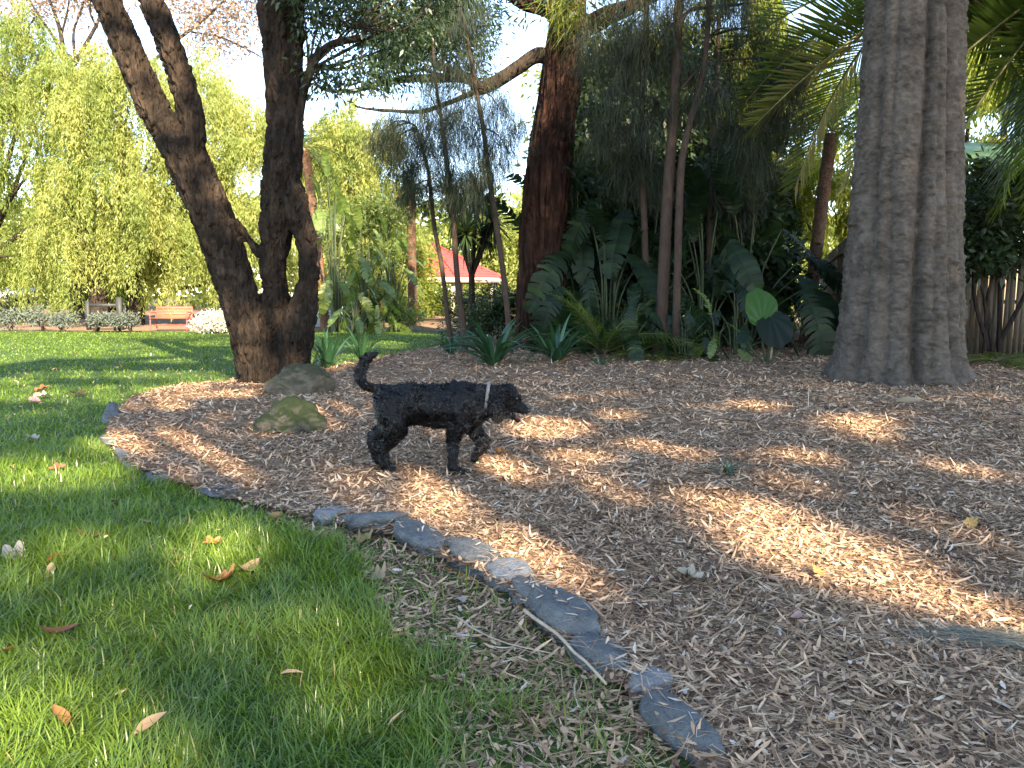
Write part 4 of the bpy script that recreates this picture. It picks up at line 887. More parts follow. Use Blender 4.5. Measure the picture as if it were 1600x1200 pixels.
sapling([(798, 560, 10), (796, 525, 10), (788, 440, 9), (774, 340, 9), (765, 280, 8), (755, 200, 7), (744, 140, 6), (730, 60, 5), (716, 0, 4), (700, -80, 3)], 15.6, 'thin dark sapling, right one of the three, rising past the long side limb',
        [(760, 250, 45, 0), (790, 220, 40, .3), (740, 200, 45, 0), (780, 160, 35, 0), (730, 100, 40, 0), (745, 290, 40, 0), (810, 190, 25, .2), (725, 20, 40, 0)], 680, .006)
sapling([(1028, 565, 21), (1035, 472, 19), (1044, 292, 17), (1053, 180, 15), (1060, 27, 14), (1066, -80, 12), (1070, -240, 8)], 15.0, 'thickest grey-brown pole of the thicket, standing straight',
        [(985, 90, 70, .4), (1060, 60, 60, .3), (960, 170, 55, .5), (1010, 180, 50, .3), (1080, 130, 55, .2), (930, 60, 45, .6), (1040, -60, 110, 0), (940, 220, 40, .6)], 1000, .007, Ln=.45)
sapling([(1056, 560, 13), (1058, 450, 12), (1064, 270, 11), (1078, 193, 10), (1096, 126, 9), (1105, 58, 8), (1107, 0, 8), (1112, -100, 6)], 14.8, 'slim grey-brown pole bending right, beside the thickest pole',
        [(1150, 70, 55, .3), (1120, 150, 45, 0), (1190, 130, 55, .4), (1160, 200, 50, .5), (1220, 80, 55, .6), (1150, -40, 90, 0), (1230, 170, 45, .6), (1180, 240, 45, .8)], 850, .007, Ln=.45)
sapling([(1012, 560, 11), (1008, 382, 10), (1002, 225, 10), (1004, 135, 9), (1010, 20, 8), (1012, -100, 5)], 15.9, 'slim dark pole left of the thickest pole',
        [(980, 250, 45, .2), (1020, 270, 40, .2), (1000, 60, 50, .3)], 380, .009, Ln=.45)
sapling([(1106, 545, 9), (1108, 400, 9), (1112, 280, 8), (1118, 160, 7), (1124, 20, 5)], 17.2, 'faint pole deep in the thicket right of the slim bending pole',
        [(1130, 270, 45, .2), (1100, 320, 45, .2), (1150, 320, 40, .2)], 380, .010, Ln=.4)
limbs_t = [pxpath([(1060, 50, 7), (1075, 18, 6), (1105, 12, 5), (1150, 8, 4), (1180, 2, 3)], 15.0), pxpath([(1096, 126, 5), (1130, 150, 4), (1180, 160, 3)], 14.8), pxpath([(1064, 140, 5), (1090, 110, 5), (1120, 95, 4), (1220, 90, 3)], 14.9), pxpath([(1080, 190, 4), (1110, 146, 4), (1190, 148, 3)], 14.8)]
par = bpy.data.objects['she_oak_sapling.003']
limbs('branch', limbs_t, M['bark_thin'], par, 6)

# ------------------------------------------------------------------ dark bushes closing the thicket, and trees lit behind it
def bush(name, label, lob, Y, n, L, W, mat, group=None, cat='shrub', clump=30, cs=.2, stem=True, squash=.9):
    C, r = lobes_px(lob, Y); b = np.array([C[:, 0].mean(), C[:, 1].mean(), 0]); t = thing(name, label, cat, b, group); V, F, v = leafy(C, r, n, L, W, clump, cs, squash, .2, .25)
    V[:, 2] = np.maximum(V[:, 2], .02); mk('foliage', V, F, M[mat], t, v)
    if stem:
        pts = [(np.array([b + [rng.normal(0, .1), rng.normal(0, .1), -.05], (b + c) / 2 + rng.normal(0, .1, 3), c]), np.array([.05, .035, .012]) * max(1, float(r.max()))) for c in C]; limbs('stem', pts, M['bark_dark'], t, 6)
    return t
gB = 'dark bushes filling the thicket'
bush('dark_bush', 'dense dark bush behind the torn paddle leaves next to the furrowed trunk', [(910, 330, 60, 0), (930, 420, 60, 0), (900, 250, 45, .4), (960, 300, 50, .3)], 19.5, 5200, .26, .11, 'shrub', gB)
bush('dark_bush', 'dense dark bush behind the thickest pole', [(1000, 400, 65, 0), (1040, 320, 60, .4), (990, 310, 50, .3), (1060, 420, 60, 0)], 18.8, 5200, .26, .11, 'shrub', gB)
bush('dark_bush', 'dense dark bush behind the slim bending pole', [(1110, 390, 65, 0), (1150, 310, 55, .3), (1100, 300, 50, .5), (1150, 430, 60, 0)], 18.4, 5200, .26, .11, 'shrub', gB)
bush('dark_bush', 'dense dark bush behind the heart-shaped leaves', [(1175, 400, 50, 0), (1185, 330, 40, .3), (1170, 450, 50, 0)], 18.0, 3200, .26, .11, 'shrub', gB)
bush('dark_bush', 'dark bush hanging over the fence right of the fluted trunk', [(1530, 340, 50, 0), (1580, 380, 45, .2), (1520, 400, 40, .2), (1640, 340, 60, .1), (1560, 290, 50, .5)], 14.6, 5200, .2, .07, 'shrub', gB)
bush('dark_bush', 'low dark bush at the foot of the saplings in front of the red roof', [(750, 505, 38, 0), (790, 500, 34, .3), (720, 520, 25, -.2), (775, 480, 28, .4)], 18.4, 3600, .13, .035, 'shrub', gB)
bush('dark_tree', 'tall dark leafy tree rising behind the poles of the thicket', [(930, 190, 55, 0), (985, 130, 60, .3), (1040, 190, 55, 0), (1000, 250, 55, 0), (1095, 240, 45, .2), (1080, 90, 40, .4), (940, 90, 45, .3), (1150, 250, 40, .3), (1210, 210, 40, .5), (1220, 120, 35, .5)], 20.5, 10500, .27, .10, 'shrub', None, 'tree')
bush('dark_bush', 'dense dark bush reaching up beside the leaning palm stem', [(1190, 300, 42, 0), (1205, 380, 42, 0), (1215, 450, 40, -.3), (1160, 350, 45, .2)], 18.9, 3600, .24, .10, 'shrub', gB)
gH = 'sunlit trees behind the thicket'
def back_tree(px, Y, label, lob, n, mat, L, W, weep=True, group=None, stems=None, hang=2.2, name='weeping_tree'):
    b = P(px, 500, Y); b[2] = 0; t = thing(name, label, 'tree', b, group); C, r = lobes_px(lob, Y)
    V, F, v = weeping(C, r, n, 34, L, W, hang) if weep else leafy(C, r, n * 34, L, W, 34, .42, .9, .3, .3)
    V[:, 2] = np.maximum(V[:, 2], .12); mk('crown', V, F, M[mat], t, v)
    top = C[:, 2].mean(); fork = np.array([b[0], b[1], min(2.2, top * .4)]); pts = [(np.array([b - [0, 0, .1], b + [.1, 0, 1.0], fork]), np.array([.42, .34, .3]))]
    for c in C: pts.append((np.array([fork, fork * .5 + c * .5 + rng.normal(0, .25, 3), c]), np.array([.17, .09, .03])))
    limbs('trunk', pts, M['bark_dark'], t, 8, .04); return t
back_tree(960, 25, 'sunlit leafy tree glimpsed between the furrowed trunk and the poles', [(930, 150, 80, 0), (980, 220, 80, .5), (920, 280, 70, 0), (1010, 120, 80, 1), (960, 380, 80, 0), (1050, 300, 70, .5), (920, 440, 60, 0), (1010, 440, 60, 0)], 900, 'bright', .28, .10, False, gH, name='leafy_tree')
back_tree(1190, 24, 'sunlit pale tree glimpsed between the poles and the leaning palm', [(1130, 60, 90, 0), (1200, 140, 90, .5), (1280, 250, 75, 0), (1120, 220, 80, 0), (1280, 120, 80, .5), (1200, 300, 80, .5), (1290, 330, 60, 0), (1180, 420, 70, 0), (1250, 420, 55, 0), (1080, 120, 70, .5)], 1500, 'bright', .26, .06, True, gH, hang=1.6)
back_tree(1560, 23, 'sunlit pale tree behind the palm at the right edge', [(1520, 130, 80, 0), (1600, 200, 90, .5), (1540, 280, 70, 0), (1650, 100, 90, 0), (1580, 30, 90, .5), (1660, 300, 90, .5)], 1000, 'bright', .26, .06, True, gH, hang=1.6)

# ------------------------------------------------------------------ weeping pepper trees across the lawn
gP = 'weeping pepper trees beyond the lawn'
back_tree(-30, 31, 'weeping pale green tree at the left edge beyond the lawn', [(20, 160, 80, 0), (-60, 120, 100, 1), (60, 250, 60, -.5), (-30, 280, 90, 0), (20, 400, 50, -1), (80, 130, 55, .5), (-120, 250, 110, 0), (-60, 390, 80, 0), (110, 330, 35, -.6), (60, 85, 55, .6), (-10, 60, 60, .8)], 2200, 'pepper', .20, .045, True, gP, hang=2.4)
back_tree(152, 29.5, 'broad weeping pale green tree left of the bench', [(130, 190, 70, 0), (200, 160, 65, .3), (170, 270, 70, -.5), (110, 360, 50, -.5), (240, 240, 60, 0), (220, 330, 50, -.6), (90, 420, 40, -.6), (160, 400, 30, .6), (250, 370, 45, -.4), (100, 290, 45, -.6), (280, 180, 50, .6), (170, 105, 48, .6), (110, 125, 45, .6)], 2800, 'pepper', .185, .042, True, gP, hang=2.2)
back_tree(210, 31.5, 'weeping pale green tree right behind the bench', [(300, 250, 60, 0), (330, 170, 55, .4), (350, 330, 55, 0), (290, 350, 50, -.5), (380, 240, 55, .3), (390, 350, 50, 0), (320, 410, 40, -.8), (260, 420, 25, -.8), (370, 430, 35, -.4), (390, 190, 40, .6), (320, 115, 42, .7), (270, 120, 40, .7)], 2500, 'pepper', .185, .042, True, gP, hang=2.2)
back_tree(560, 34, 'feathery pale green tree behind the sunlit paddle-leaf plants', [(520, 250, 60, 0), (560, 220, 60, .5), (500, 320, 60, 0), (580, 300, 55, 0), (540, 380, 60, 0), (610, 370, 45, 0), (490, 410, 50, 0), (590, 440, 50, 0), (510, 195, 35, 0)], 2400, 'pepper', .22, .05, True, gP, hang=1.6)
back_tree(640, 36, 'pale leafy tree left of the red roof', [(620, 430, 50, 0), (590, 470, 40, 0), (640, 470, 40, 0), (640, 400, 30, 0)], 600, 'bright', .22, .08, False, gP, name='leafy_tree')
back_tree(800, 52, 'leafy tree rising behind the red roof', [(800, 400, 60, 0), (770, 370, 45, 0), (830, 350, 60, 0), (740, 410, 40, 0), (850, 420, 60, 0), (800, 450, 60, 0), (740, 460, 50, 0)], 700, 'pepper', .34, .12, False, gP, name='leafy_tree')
n = 42000; x_ = rng.uniform(-75, 45, n); y_ = rng.uniform(56, 72, n); hx = 5.5 + 5 * fbm(np.stack([x_ * .12, y_ * .1, 0 * x_], -1), 3, 95); z_ = hx * rng.random(n) ** .7
V, F = diamonds(np.stack([x_, y_, z_], -1), rand_unit(n) - [0, 0, .4], rng.uniform(.6, 1.1, n), rng.uniform(.25, .45, n)); far_w = mk('far_woods', V, F, M['pepper'], None, rng.random(n)); tag(far_w, kind='stuff')
bush('leafy_bush', 'sunlit leafy bush at the foot of the pale paddle-leaf plants', [(500, 470, 28, 0), (540, 455, 30, .4), (590, 465, 30, .2), (620, 480, 22, -.3), (640, 495, 16, -.3), (560, 490, 20, -.6)], 26.5, 4200, .16, .06, 'jungle_lit', None, 'shrub', clump=26, cs=.18)
bush('leafy_bush', 'tall sunlit bush between the shaggy palm stem and the red roof', [(520, 360, 40, 0), (570, 340, 45, .3), (600, 400, 36, 0), (545, 410, 36, 0), (610, 340, 32, .3)], 28.5, 5200, .2, .08, 'jungle_lit', None, 'shrub', clump=26, cs=.24)
bush('leafy_bush', 'dim leafy bushes under the eave of the red roof', [(690, 470, 26, 0), (730, 475, 26, .4), (770, 470, 28, .2), (800, 465, 28, 0), (655, 470, 26, .3)], 37, 3600, .2, .08, 'shrub', None, 'shrub', clump=26, cs=.2)
# half-bare tree with rusty leaves, upper left
Yr = 38.0; b = P(128, 500, Yr); b[2] = 0
t = thing('half_bare_tree', 'half-bare tree with rusty leaves rising above the weeping trees at upper left', 'tree', b)
br = [pxpath(c, Yr) for c in [[(120, 500, 22), (118, 300, 16), (112, 110, 12), (100, 85, 9), (92, 40, 6), (70, -20, 4), (50, -80, 2)], [(110, 108, 9), (125, 85, 7), (150, 40, 5), (165, 0, 4), (180, -60, 2)], [(100, 85, 6), (75, 45, 4), (55, 15, 3), (30, -20, 2)], [(118, 95, 5), (115, 50, 4), (130, 5, 3), (140, -50, 2)],
      [(95, 55, 4), (105, 20, 3), (112, -30, 2)], [(150, 40, 4), (140, 15, 3), (145, -20, 2)], [(112, 110, 7), (200, 120, 6), (280, 60, 5), (330, 20, 4), (380, -30, 2)], [(300, 50, 3), (350, 60, 3), (410, 90, 2)], [(60, 20, 3), (40, 50, 2), (30, 80, 2)]]]
limbs('trunk', br, M['bark_dark'], t, 7)
C, r = lobes_px([(60, 0, 45, 0), (130, -10, 50, 0), (20, 20, 35, 0), (300, 10, 60, 0), (340, 60, 45, 0), (330, 110, 30, 0), (380, 20, 50, 0), (400, -40, 60, 0), (160, 75, 28, 0), (210, -50, 70, 0)], Yr)
V, F, v = leafy(C, r, 11000, .26, .075, 24, .5, .9, .3, .1); mk('crown', V, F, M['rust_leaf'], t, v)
# dead hanging twigs in the pepper trees
# low shrubs along the far bed
gS = 'pale shrubs along the far edge of the lawn'
for i, (lob, mt, lb, Y) in enumerate([
    ([(335, 503, 22, 0), (318, 506, 18, 0), (352, 505, 18, 0)], 'white_leaf', 'bright white-leaved shrub in full sun right of the bench', 24.2),
    ([(20, 496, 18, 0), (0, 498, 18, 0)], 'silver', 'silver-grey shrub at the left edge of the lawn under the shed', 26.0),
    ([(55, 494, 18, 0), (75, 497, 15, 0)], 'silver', 'silver-grey shrub under the weeping tree', 26.0),
    ([(105, 497, 15, 0), (88, 499, 12, 0)], 'silver', 'low silver-grey shrub beside the weeping tree trunk', 25.5),
    ([(148, 499, 10, 0), (158, 497, 9, 0)], 'silver', 'small silver-grey shrub just left of the dark post', 25.0),
    ([(178, 500, 8, 0), (188, 501, 7, 0)], 'silver', 'tiny silver-grey shrub right of the dark post', 25.0),
    ([(198, 498, 9, 0), (206, 500, 8, 0)], 'silver', 'small silver-grey shrub left of the bench', 25.0)]):
    bush('pale_shrub', lb, lob, Y, 900 if i else 3600, .09, .04, mt, gS, clump=20, cs=.08)
bush('hedge', 'bright yellow-green hedge seen under the weeping trees beyond the dark gate', [(150, 462, 20, 0), (175, 460, 20, 0), (200, 463, 20, 0), (165, 440, 16, 0), (190, 440, 16, 0), (120, 460, 20, 0)], 42, 3500, .22, .1, 'bright', None, 'hedge', clump=24, cs=.25)
bush('hedge', 'pale hedge beyond the weeping tree at the left edge above the shed', [(20, 420, 40, 0), (60, 440, 35, 0), (-20, 430, 40, 0)], 40, 3000, .24, .1, 'bright', None, 'hedge', clump=24, cs=.3)

# ------------------------------------------------------------------ bench
pb = gp(264, 518); rb = R(4)
bench = thing('park_bench', 'red metal bench with timber slats facing the lawn under the weeping trees', 'bench', (pb[0], pb[1], 0))
W_ = 1.18
def bx(name, c, s, mat, parent, rx=0.0):
    V, F = box(c, s, 0, rx); V = V @ np.array(Matrix.Rotation(rb, 3, 'Z')).T; return link(name, mesh_np(name, V, F, mat), parent)
def bt(name, pts, rad, mat, parent):
    V, F = tube(*smooth_path(np.array(pts), rad, 4), 8); V = V @ np.array(Matrix.Rotation(rb, 3, 'Z')).T; return link(name, mesh_np(name, V, F, mat, smooth=True), parent)
for s in (-1, 1):
    x = s * W_ / 2
    e = bt('end_frame', [[x, 0, 0], [x, .02, .40], [x, .10, .43], [x, .42, .40], [x, .50, .44], [x, .62, .80]], .02, M['bench_red'], bench)
    bt('leg', [[x, .60, 0], [x, .50, .25], [x, .46, .42]], .02, M['bench_red'], bench)
    bt('armrest', [[x, .0, .40], [x, -.01, .56], [x, .08, .62], [x, .40, .62], [x, .54, .60]], .018, M['bench_red'], bench)
for i in range(8): bx('seat_slat', (0, .04 + i * .055, .445 - .004 * i), (W_, .038, .022), M['slat'], bench)
for i in range(7): f = i / 6; bx('back_slat', (0, .505 + .115 * f - .026, .47 + .31 * f), (W_, .02, .030), M['slat'], bench, R(-18))
bt('top_rail', [[-W_ / 2, .62, .805], [0, .62, .805], [W_ / 2, .62, .805]], .018, M['bench_red'], bench)
bt('stretcher', [[-W_ / 2, .3, .2], [0, .3, .2], [W_ / 2, .3, .2]], .012, M['bench_red'], bench)

# ------------------------------------------------------------------ pavilion with red tiled roof
YG = 45.0; mg = m_per_px(YG); cg = P(676, 437, YG); Rg = 114 * mg; zE = cg[2]; zA = P(676, 382, YG)[2]
pav = thing('pavilion', 'park pavilion with red tiled pyramid roof and cream posts beyond the saplings', 'pavilion', (cg[0], YG, 0))
m, nt, out = mat_base('roof_tile'); b_ = pr(nt, .75, .3); n_ = tex_noise(nt, 3, 5, .7); c = ramp(nt, n_, [(.3, (.20, .030, .032)), (.7, (.32, .050, .048))]); nt.links.new(c, b_.inputs['Base Color']); nt.links.new(b_.outputs[0], out.inputs[0]); M['tile'] = m
ns = 8; ap = np.array([0, 0, zA]); aoff = math.pi / 8
for i in range(ns):
    a0, a1 = aoff + i * 2 * math.pi / ns, aoff + (i + 1) * 2 * math.pi / ns; A = np.array([math.cos(a0) * Rg, math.sin(a0) * Rg, zE + .1]); B = np.array([math.cos(a1) * Rg, math.sin(a1) * Rg, zE + .1])
    nc_ = 12; Vv, Ff = [], []
    nrm = unit(np.cross(B - A, ap - A))
    for j in range(nc_):                                  # stepped courses of tiles
        f0, f1 = j / nc_, (j + 1) / nc_ - (.0 if j < nc_ - 1 else .02); k0 = len(Vv)
        lo0, lo1 = A + (ap - A) * f0, B + (ap - B) * f0; h0, h1 = A + (ap - A) * f1, B + (ap - B) * f1
        Vv += [lo0 + nrm * .06, lo1 + nrm * .06, h1 + nrm * .01, h0 + nrm * .01, lo0 - nrm * .02, lo1 - nrm * .02]; Ff += [[k0, k0 + 1, k0 + 2, k0 + 3], [k0 + 4, k0 + 5, k0 + 1, k0]]
    rp = link('roof_panel', mesh_np('roof_panel', np.array(Vv), np.array(Ff), M['tile']), pav)
    V, F = tube(np.array([A + nrm * .05, ap + [0, 0, .05]]), .09, 8); link('ridge_cap', mesh_np('ridge_cap', V, F, M['tile'], smooth=True), rp)
    mid = (A + B) / 2 * .985; V, F = box((mid[0], mid[1], zE - .05), (np.linalg.norm(B - A) * .985, .06, .3), math.atan2(B[1] - A[1], B[0] - A[0])); link('fascia', mesh_np('fascia', V, F, M['cream']), pav)
    q = A * .88; V, F = box((q[0], q[1], (zE - .1) / 2), (.2, .2, zE - .1)); link('post', mesh_np('post', V, F, M['cream']), pav)
link('ceiling', mesh_np('ceiling', *tube(np.array([[0, 0, zE - .06], [0, 0, zE - .02]]), Rg * .96, 8), M['cream']), pav)

# ------------------------------------------------------------------ fences
def fence(A, B, H, label, pw=.095, th=.018):
    A = np.array([A[0], A[1], 0.0]); B = np.array([B[0], B[1], 0.0]); L = np.linalg.norm(B - A); n = int(L / .102); an = math.atan2(B[1] - A[1], B[0] - A[0])
    t = thing('paling_fence', label, 'fence', A); t.rotation_euler = (0, 0, an)
    mes = []
    for k in range(5):
        V, F = box((0, 0, H / 2), (pw, th, H + (k - 2) * .012)); mes.append(mesh_np('paling', V, F, M['paling']))
    for i in range(n): link('paling', mes[random.randrange(5)], t, (i * .102 + .05, rng.normal(0, .004), 0), (0, rng.normal(0, .006), 0))
    for z in (.35, H * .5, H - .3): V, F = box((L / 2, .045, z), (L, .04, .075)); link('rail', mesh_np('rail', V, F, M['paling']), t)
    return t
pA = P(1332, 500, 15.0); far_end = pA + np.array([.352, 1, 0]) * 14.5
fence(pA, far_end, 2.5, 'timber paling fence running away left of the fluted trunk')
fence(P(1420, 500, 15.4), P(1900, 500, 14.6), 2.2, 'shaded timber paling fence right of the fluted trunk')
# neighbour's eave beyond the right fence
nb = P(1640, 200, 19); house = thing('house', 'house with a pale green gutter beyond the right fence', 'house', (nb[0], nb[1], 0))
for nm, c, s, mt in (('wall', (1.6, 1.0, 1.9), (5.2, .2, 3.8), 'cream'), ('gutter', (1.4, -.2, 4.25), (5.6, .16, .22), 'greenpaint'), ('eave', (1.4, .3, 4.05), (5.6, 1.0, .06), 'cream'), ('roof', (1.4, 1.9, 4.95), (5.8, 4.2, .14), 'greenpaint')):
    V, F = box(c, s, 0, R(16) if nm == 'roof' else 0); link(nm, mesh_np(nm, V, F, M[mt]), house)
# shed at far left, dark gate, grey tank
sp = P(-12, 480, 36); shed = thing('shed', 'low white-roofed shed with a dark open front at the left edge', 'shed', (sp[0], sp[1], 0))
for nm, c, s, rx, mt in (('wall', (0, 1.2, .6), (2.0, .1, 1.3), 0, 'darkpaint'), ('post', (.85, 0, .5), (.12, .12, 1.1), 0, 'darkpaint'), ('beam', (0, 0, .98), (1.9, .1, .16), 0, 'white'), ('roof', (0, .7, 1.28), (2.4, 1.9, .08), R(12), 'white')):
    V, F = box(c, s, 0, rx); link(nm, mesh_np(nm, V, F, M[mt]), shed)
gp_ = P(187, 480, 27); gate = thing('gate', 'dark timber gatepost with rails under the weeping trees', 'gate', (gp_[0], gp_[1], 0))
for nm, c, s in (('post', (0, 0, .55), (.16, .16, 1.15)), ('rail', (-.55, 0, .85), (.95, .06, .1)), ('rail', (-.55, 0, .55), (.95, .06, .1)), ('board', (-.6, .05, .3), (.9, .05, .35)), ('post', (-1.12, 0, .5), (.12, .12, 1.0))):
    V, F = box(c, s); link(nm, mesh_np(nm, V, F, M['darkpaint']), gate)
tp = P(520, 500, 28.5); tank = thing('trough', 'low blue-grey metal trough beyond the lawn right of the forked tree', 'trough', (tp[0], tp[1], 0))
for nm, c, s in (('side', (0, 0, .42), (1.5, .05, .8)), ('rim', (0, .2, .84), (1.56, .5, .05)), ('end', (-.75, .22, .42), (.05, .4, .8)), ('end', (.75, .22, .42), (.05, .4, .8)), ('side', (0, .42, .42), (1.5, .05, .8))):
    V, F = box(c, s); link(nm, mesh_np(nm, V, F, M['metal'] if nm != 'rim' else M['darkpaint']), tank)

# ------------------------------------------------------------------ single fallen leaves and sticks
def lobed_leaf(size, curl, seed, lobes=5):
    rs = np.random.default_rng(seed); n = 40; V = [[0, 0, 0]]; F = []
    for j in (1, 2, 3):
        for k in range(n):
            a = 2 * math.pi * k / n; r = (.34 + .2 * abs(math.cos(lobes * a / 2)) + .04 * math.sin(3 * a + seed) + .03 * math.sin(11 * a + seed * 2)) * j / 3
            x, y = r * math.cos(a), r * math.sin(a) * .8; V.append([x * size, y * size, size * (curl * (x * x * 1.4 - .15) + .5 * curl * abs(y) + .10 * math.sin(2 * a + seed) * (j / 3) + .05 * math.sin(7 * a + seed) * (j / 3))])
    bm = bmesh.new(); vs = [bm.verts.new(v) for v in V]
    for k in range(n):
        k2 = (k + 1) % n; bm.faces.new([vs[0], vs[1 + k], vs[1 + k2]])
        for j in (0, 1): bm.faces.new([vs[1 + j * n + k], vs[1 + (j + 1) * n + k], vs[1 + (j + 1) * n + k2], vs[1 + j * n + k2]])
    for f in bm.faces: f.smooth = True
    me = bpy.data.meshes.new('fallen_leaf'); bm.to_mesh(me); bm.free(); return me
def lance_leaf(size, curl, seed, wd=.24):
    n = 10; t_ = np.linspace(0, 1, n); w = size * wd * np.sin(np.pi * t_ ** .8) * .5 + .001; V, F = [], []
    for i in range(n):
        x = size * (t_[i] - .5); z = size * curl * (2 * t_[i] - 1) ** 2 * .5; yb = size * .12 * math.sin(t_[i] * 2.6)
        V += [[x, yb - w[i], z + w[i] * .5], [x, yb, z], [x, yb + w[i], z + w[i] * .5]]
    for i in range(n - 1): a = i * 3; F += [[a, a + 1, a + 4, a + 3], [a + 1, a + 2, a + 5, a + 4]]
    return mesh_np('fallen_leaf', np.array(V), np.array(F), None, None, True)
LC = {k: leaf_mat('dead_leaf_' + k, [(0, c), (1, tuple(min(1, q * 1.5) for q in c))], .2, .6, .3, .9) for k, c in dict(brown=(.12, .05, .025), rust=(.11, .045, .022), orange=(.24, .11, .042), tan=(.26, .18, .11), pale=(.36, .31, .27), pink=(.33, .20, .18), yellow=(.26, .18, .065), grey=(.30, .28, .27)).items()}
FL = [(142, 848, .15, 'rust', 1, 'folded rusty leaf standing up on the shaded lawn', .5), (34, 836, .10, 'brown', 1, 'dark red-brown leaf at the left edge of the lawn', .3), (20, 880, .17, 'pale', 0, 'pale pinkish-grey curled leaf at the left edge of the lawn', .3),
      (84, 882, .10, 'orange', 0, 'small orange leaf right of the pale curled leaf', .2), (76, 906, .11, 'tan', 1, 'narrow tan leaf below the small orange leaf', .2), (333, 857, .11, 'orange', 0, 'orange leaf glowing in the small sunlit patch of grass', .4),
      (346, 914, .16, 'orange', 0, 'big crumpled orange leaf on the lawn below the sunlit patch', .6), (382, 900, .16, 'tan', 1, 'pale tan leaf leaning on the big crumpled orange leaf', .5), (95, 1000, .14, 'rust', 1, 'wide rust-brown leaf lying in the near grass', .4),
      (588, 912, .15, 'tan', 0, 'crumpled tan leaf at the thin edge of the lawn', .5), (432, 822, .16, 'tan', 1, 'pale dry leaf at the tip of the lawn by the edging gap', .4), (228, 826, .10, 'tan', 1, 'small tan leaf in the middle of the shaded lawn', .3),
      (66, 614, .22, 'orange', 0, 'orange leaf far back on the lawn at the left', .3), (122, 621, .2, 'rust', 0, 'rusty leaf far back on the lawn nearer the mulch', .3), (54, 632, .18, 'pink', 0, 'pinkish leaf far back on the lawn below the orange one', .3), (70, 624, .2, 'pale', 0, 'whitish leaf between the two orange leaves far back on the lawn', .2),
      (52, 692, .14, 'pale', 0, 'whitish leaf on the lawn level with the mossy boulder', .3), (90, 738, .13, 'brown', 0, 'brown leaf on the lawn left of the half buried slate', .3), (726, 951, .115, 'pale', 1, 'pale oval leaf on the litter left of the biggest edging stone', .1), (656, 864, .075, 'pink', 1, 'pink leaf on the litter beside the long dark edging stone', .1),
      (180, 792, .09, 'brown', 0, 'brown leaf sunk in the grass above the folded rusty leaf', .2), (14, 1029, .07, 'orange', 1, 'orange sliver of leaf at the left edge above the sunlit corner', .2), (366, 990, .08, 'brown', 0, 'dark brown leaf deep in the near grass', .3), (90, 1140, .12, 'orange', 1, 'orange narrow leaf in the sunlit corner of the lawn', .2),
      (238, 1150, .10, 'tan', 1, 'tan narrow leaf at the rim of the sunlit corner of the lawn', .2), (820, 966, .09, 'orange', 0, 'orange curled leaf at the top end of the long stick', .3), (1276, 914, .085, 'yellow', 0, 'yellow-brown round leaf below the long sunlit streak', .2), (1418, 646, .34, 'pale', 1, 'large pale curved leaf on the mulch before the fluted trunk', .3),
      (1076, 920, .14, 'grey', 0, 'grey papery leaf on the mulch above the low edging stones', .4), (1240, 992, .085, 'pink', 1, 'pink leaf on the mulch under the long sunlit streak', .2), (782, 722, .12, 'orange', 0, 'orange leaf standing in the sunlit patch by the dog\'s lifted paw', .7), (570, 848, .14, 'yellow', 0, 'yellowish leaf on the litter below the long flat slab', .2),
      (1485, 642, .16, 'pale', 0, 'small pale leaf on the mulch right of the large curved leaf', .2), (1125, 700, .0, 'tan', 1, '', 0), (1515, 842, .09, 'yellow', 0, 'yellow leaf on the mulch right of the sunlit streak', .2), (880, 573, .18, 'orange', 0, 'orange leaf under the clump in front of the furrowed trunk', .4)]
for i, (px, py, s, cn, kd, lb, cu) in enumerate(FL):
    if not s: continue
    p = gp(px, py); bedh = bool(in_poly(np.array([p[0]]), np.array([p[1]]), bed)[0]); s *= .85; me = (lance_leaf(s * 1.15, cu, i, .34) if kd else lobed_leaf(s, cu * 1.5, i)); me.materials.clear(); me.materials.append(LC[cn])
    z = (float(hm(np.array([p[0]]), np.array([p[1]]))[0]) + .022) if bedh else (.024 if p[1] < 6 else .04)
    o = link('fallen_leaf', me, None, (p[0], p[1], z + .1 * s), (rng.normal(0, .3), rng.normal(0, .3) , rng.uniform(0, 6.28))); tag(o, lb, 'leaf', 'single fallen leaves')
def stick(a, b, r0, label, lift=.03, bow=.04, name='stick', up=0.0):
    A, B = gp(*a), gp(*b); n = 9; t_ = np.linspace(0, 1, n)[:, None]; pts = A * (1 - t_) + B * t_; side = unit(np.cross(B - A, [0, 0, 1.0])); L = np.linalg.norm(B - A)
    pts = pts + side * (bow * L * np.sin(np.pi * t_)) + np.array([0, 0, 1.0]) * (lift + up * t_) + rng.normal(0, r0 * .35, (n, 3)); c = pts[0].copy()
    V, F = tube(pts - c, r0 * np.linspace(1, .55, n), 8); o = link(name, mesh_np(name, V, F, M['stick'], smooth=True), None, c); tag(o, label, 'stick')
stick((818, 972), (948, 1092), .008, 'long pale stick lying along the edging stones', .05, -.03)
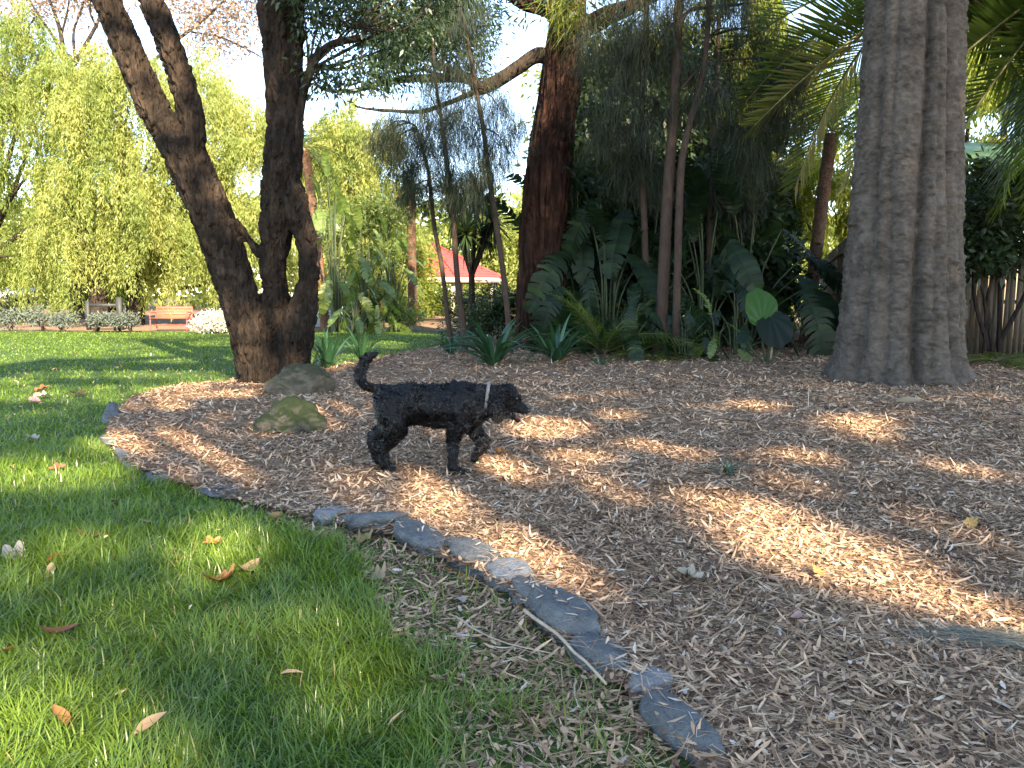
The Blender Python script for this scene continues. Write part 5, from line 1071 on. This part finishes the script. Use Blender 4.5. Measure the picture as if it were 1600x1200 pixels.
stick((712, 975), (868, 1035), .0035, 'thin curved twig on the litter left of the long stick', .03, .1, 'twig')
stick((282, 680), (300, 656), .006, 'short pale twig sticking out of the mulch left of the boulders', .02, .05, 'twig', .1)
stick((338, 712), (372, 748), .006, 'curved pale twig in the sunlit patch near the slates', .03, .25, 'twig')
stick((378, 800), (462, 752), .010, 'tan bark strip lying across the mulch edge at the gap', .02, .03, 'bark_strip')
stick((1262, 646), (1262, 642), .006, 'upright pale twig on the open mulch before the fluted trunk', .02, .0, 'twig', .22)
stick((1180, 1165), (1270, 1180), .006, 'straw-coloured twig on the mulch at the bottom right', .035, .02, 'twig')
stick((900, 1075), (905, 1120), .004, 'dry stalk on the litter below the long stick', .03, .05, 'twig')
stick((1075, 552), (1112, 520), .02, 'dry branch on the ground at the rim of the thicket', .05, .1, 'stick', .25)
stick((1172, 548), (1176, 500), .014, 'bare whitish twig standing beside the heart-shaped leaves', .0, .0, 'twig', .55)
# grey dry sheaf of needles at the right edge
p = gp(1545, 1022); n = 700; a = R(168) + rng.normal(0, .22, n); pos = np.stack([p[0] + rng.normal(.05, .10, n), p[1] + rng.normal(0, .035, n), .035 + rng.random(n) * .03], -1); D = np.stack([np.cos(a), np.sin(a), rng.normal(0, .05, n)], -1)
V, F = strips(pos, D, np.tile([0, 0, 1.0], (n, 1)), rng.uniform(.1, .28, n), .0022, [(0, 1), (.5, 1), (1, .4)], rng.normal(-.05, .06, n), rng.normal(0, .1, n))
M['grey_needle'] = var_mat('grey_needle', [(0, (.10, .10, .075)), (1, (.26, .25, .19))], .7, .2); o = mk('needle_sheaf', V, F, M['grey_needle'], None, np.repeat(rng.random(n), 2)); tag(o, 'matted grey-green sheaf of needles on the mulch at the right edge', 'twig')
# small green seedling on the mulch
p = gp(1135, 752); t = thing('seedling', 'small green seedling alone on the open mulch', 'plant', p)
for i in range(14): link('leaf', strap[i % 6], t, (rng.normal(0, .02), rng.normal(0, .02), .03), (0, 0, i * 2.4), (.28, .22, .22))
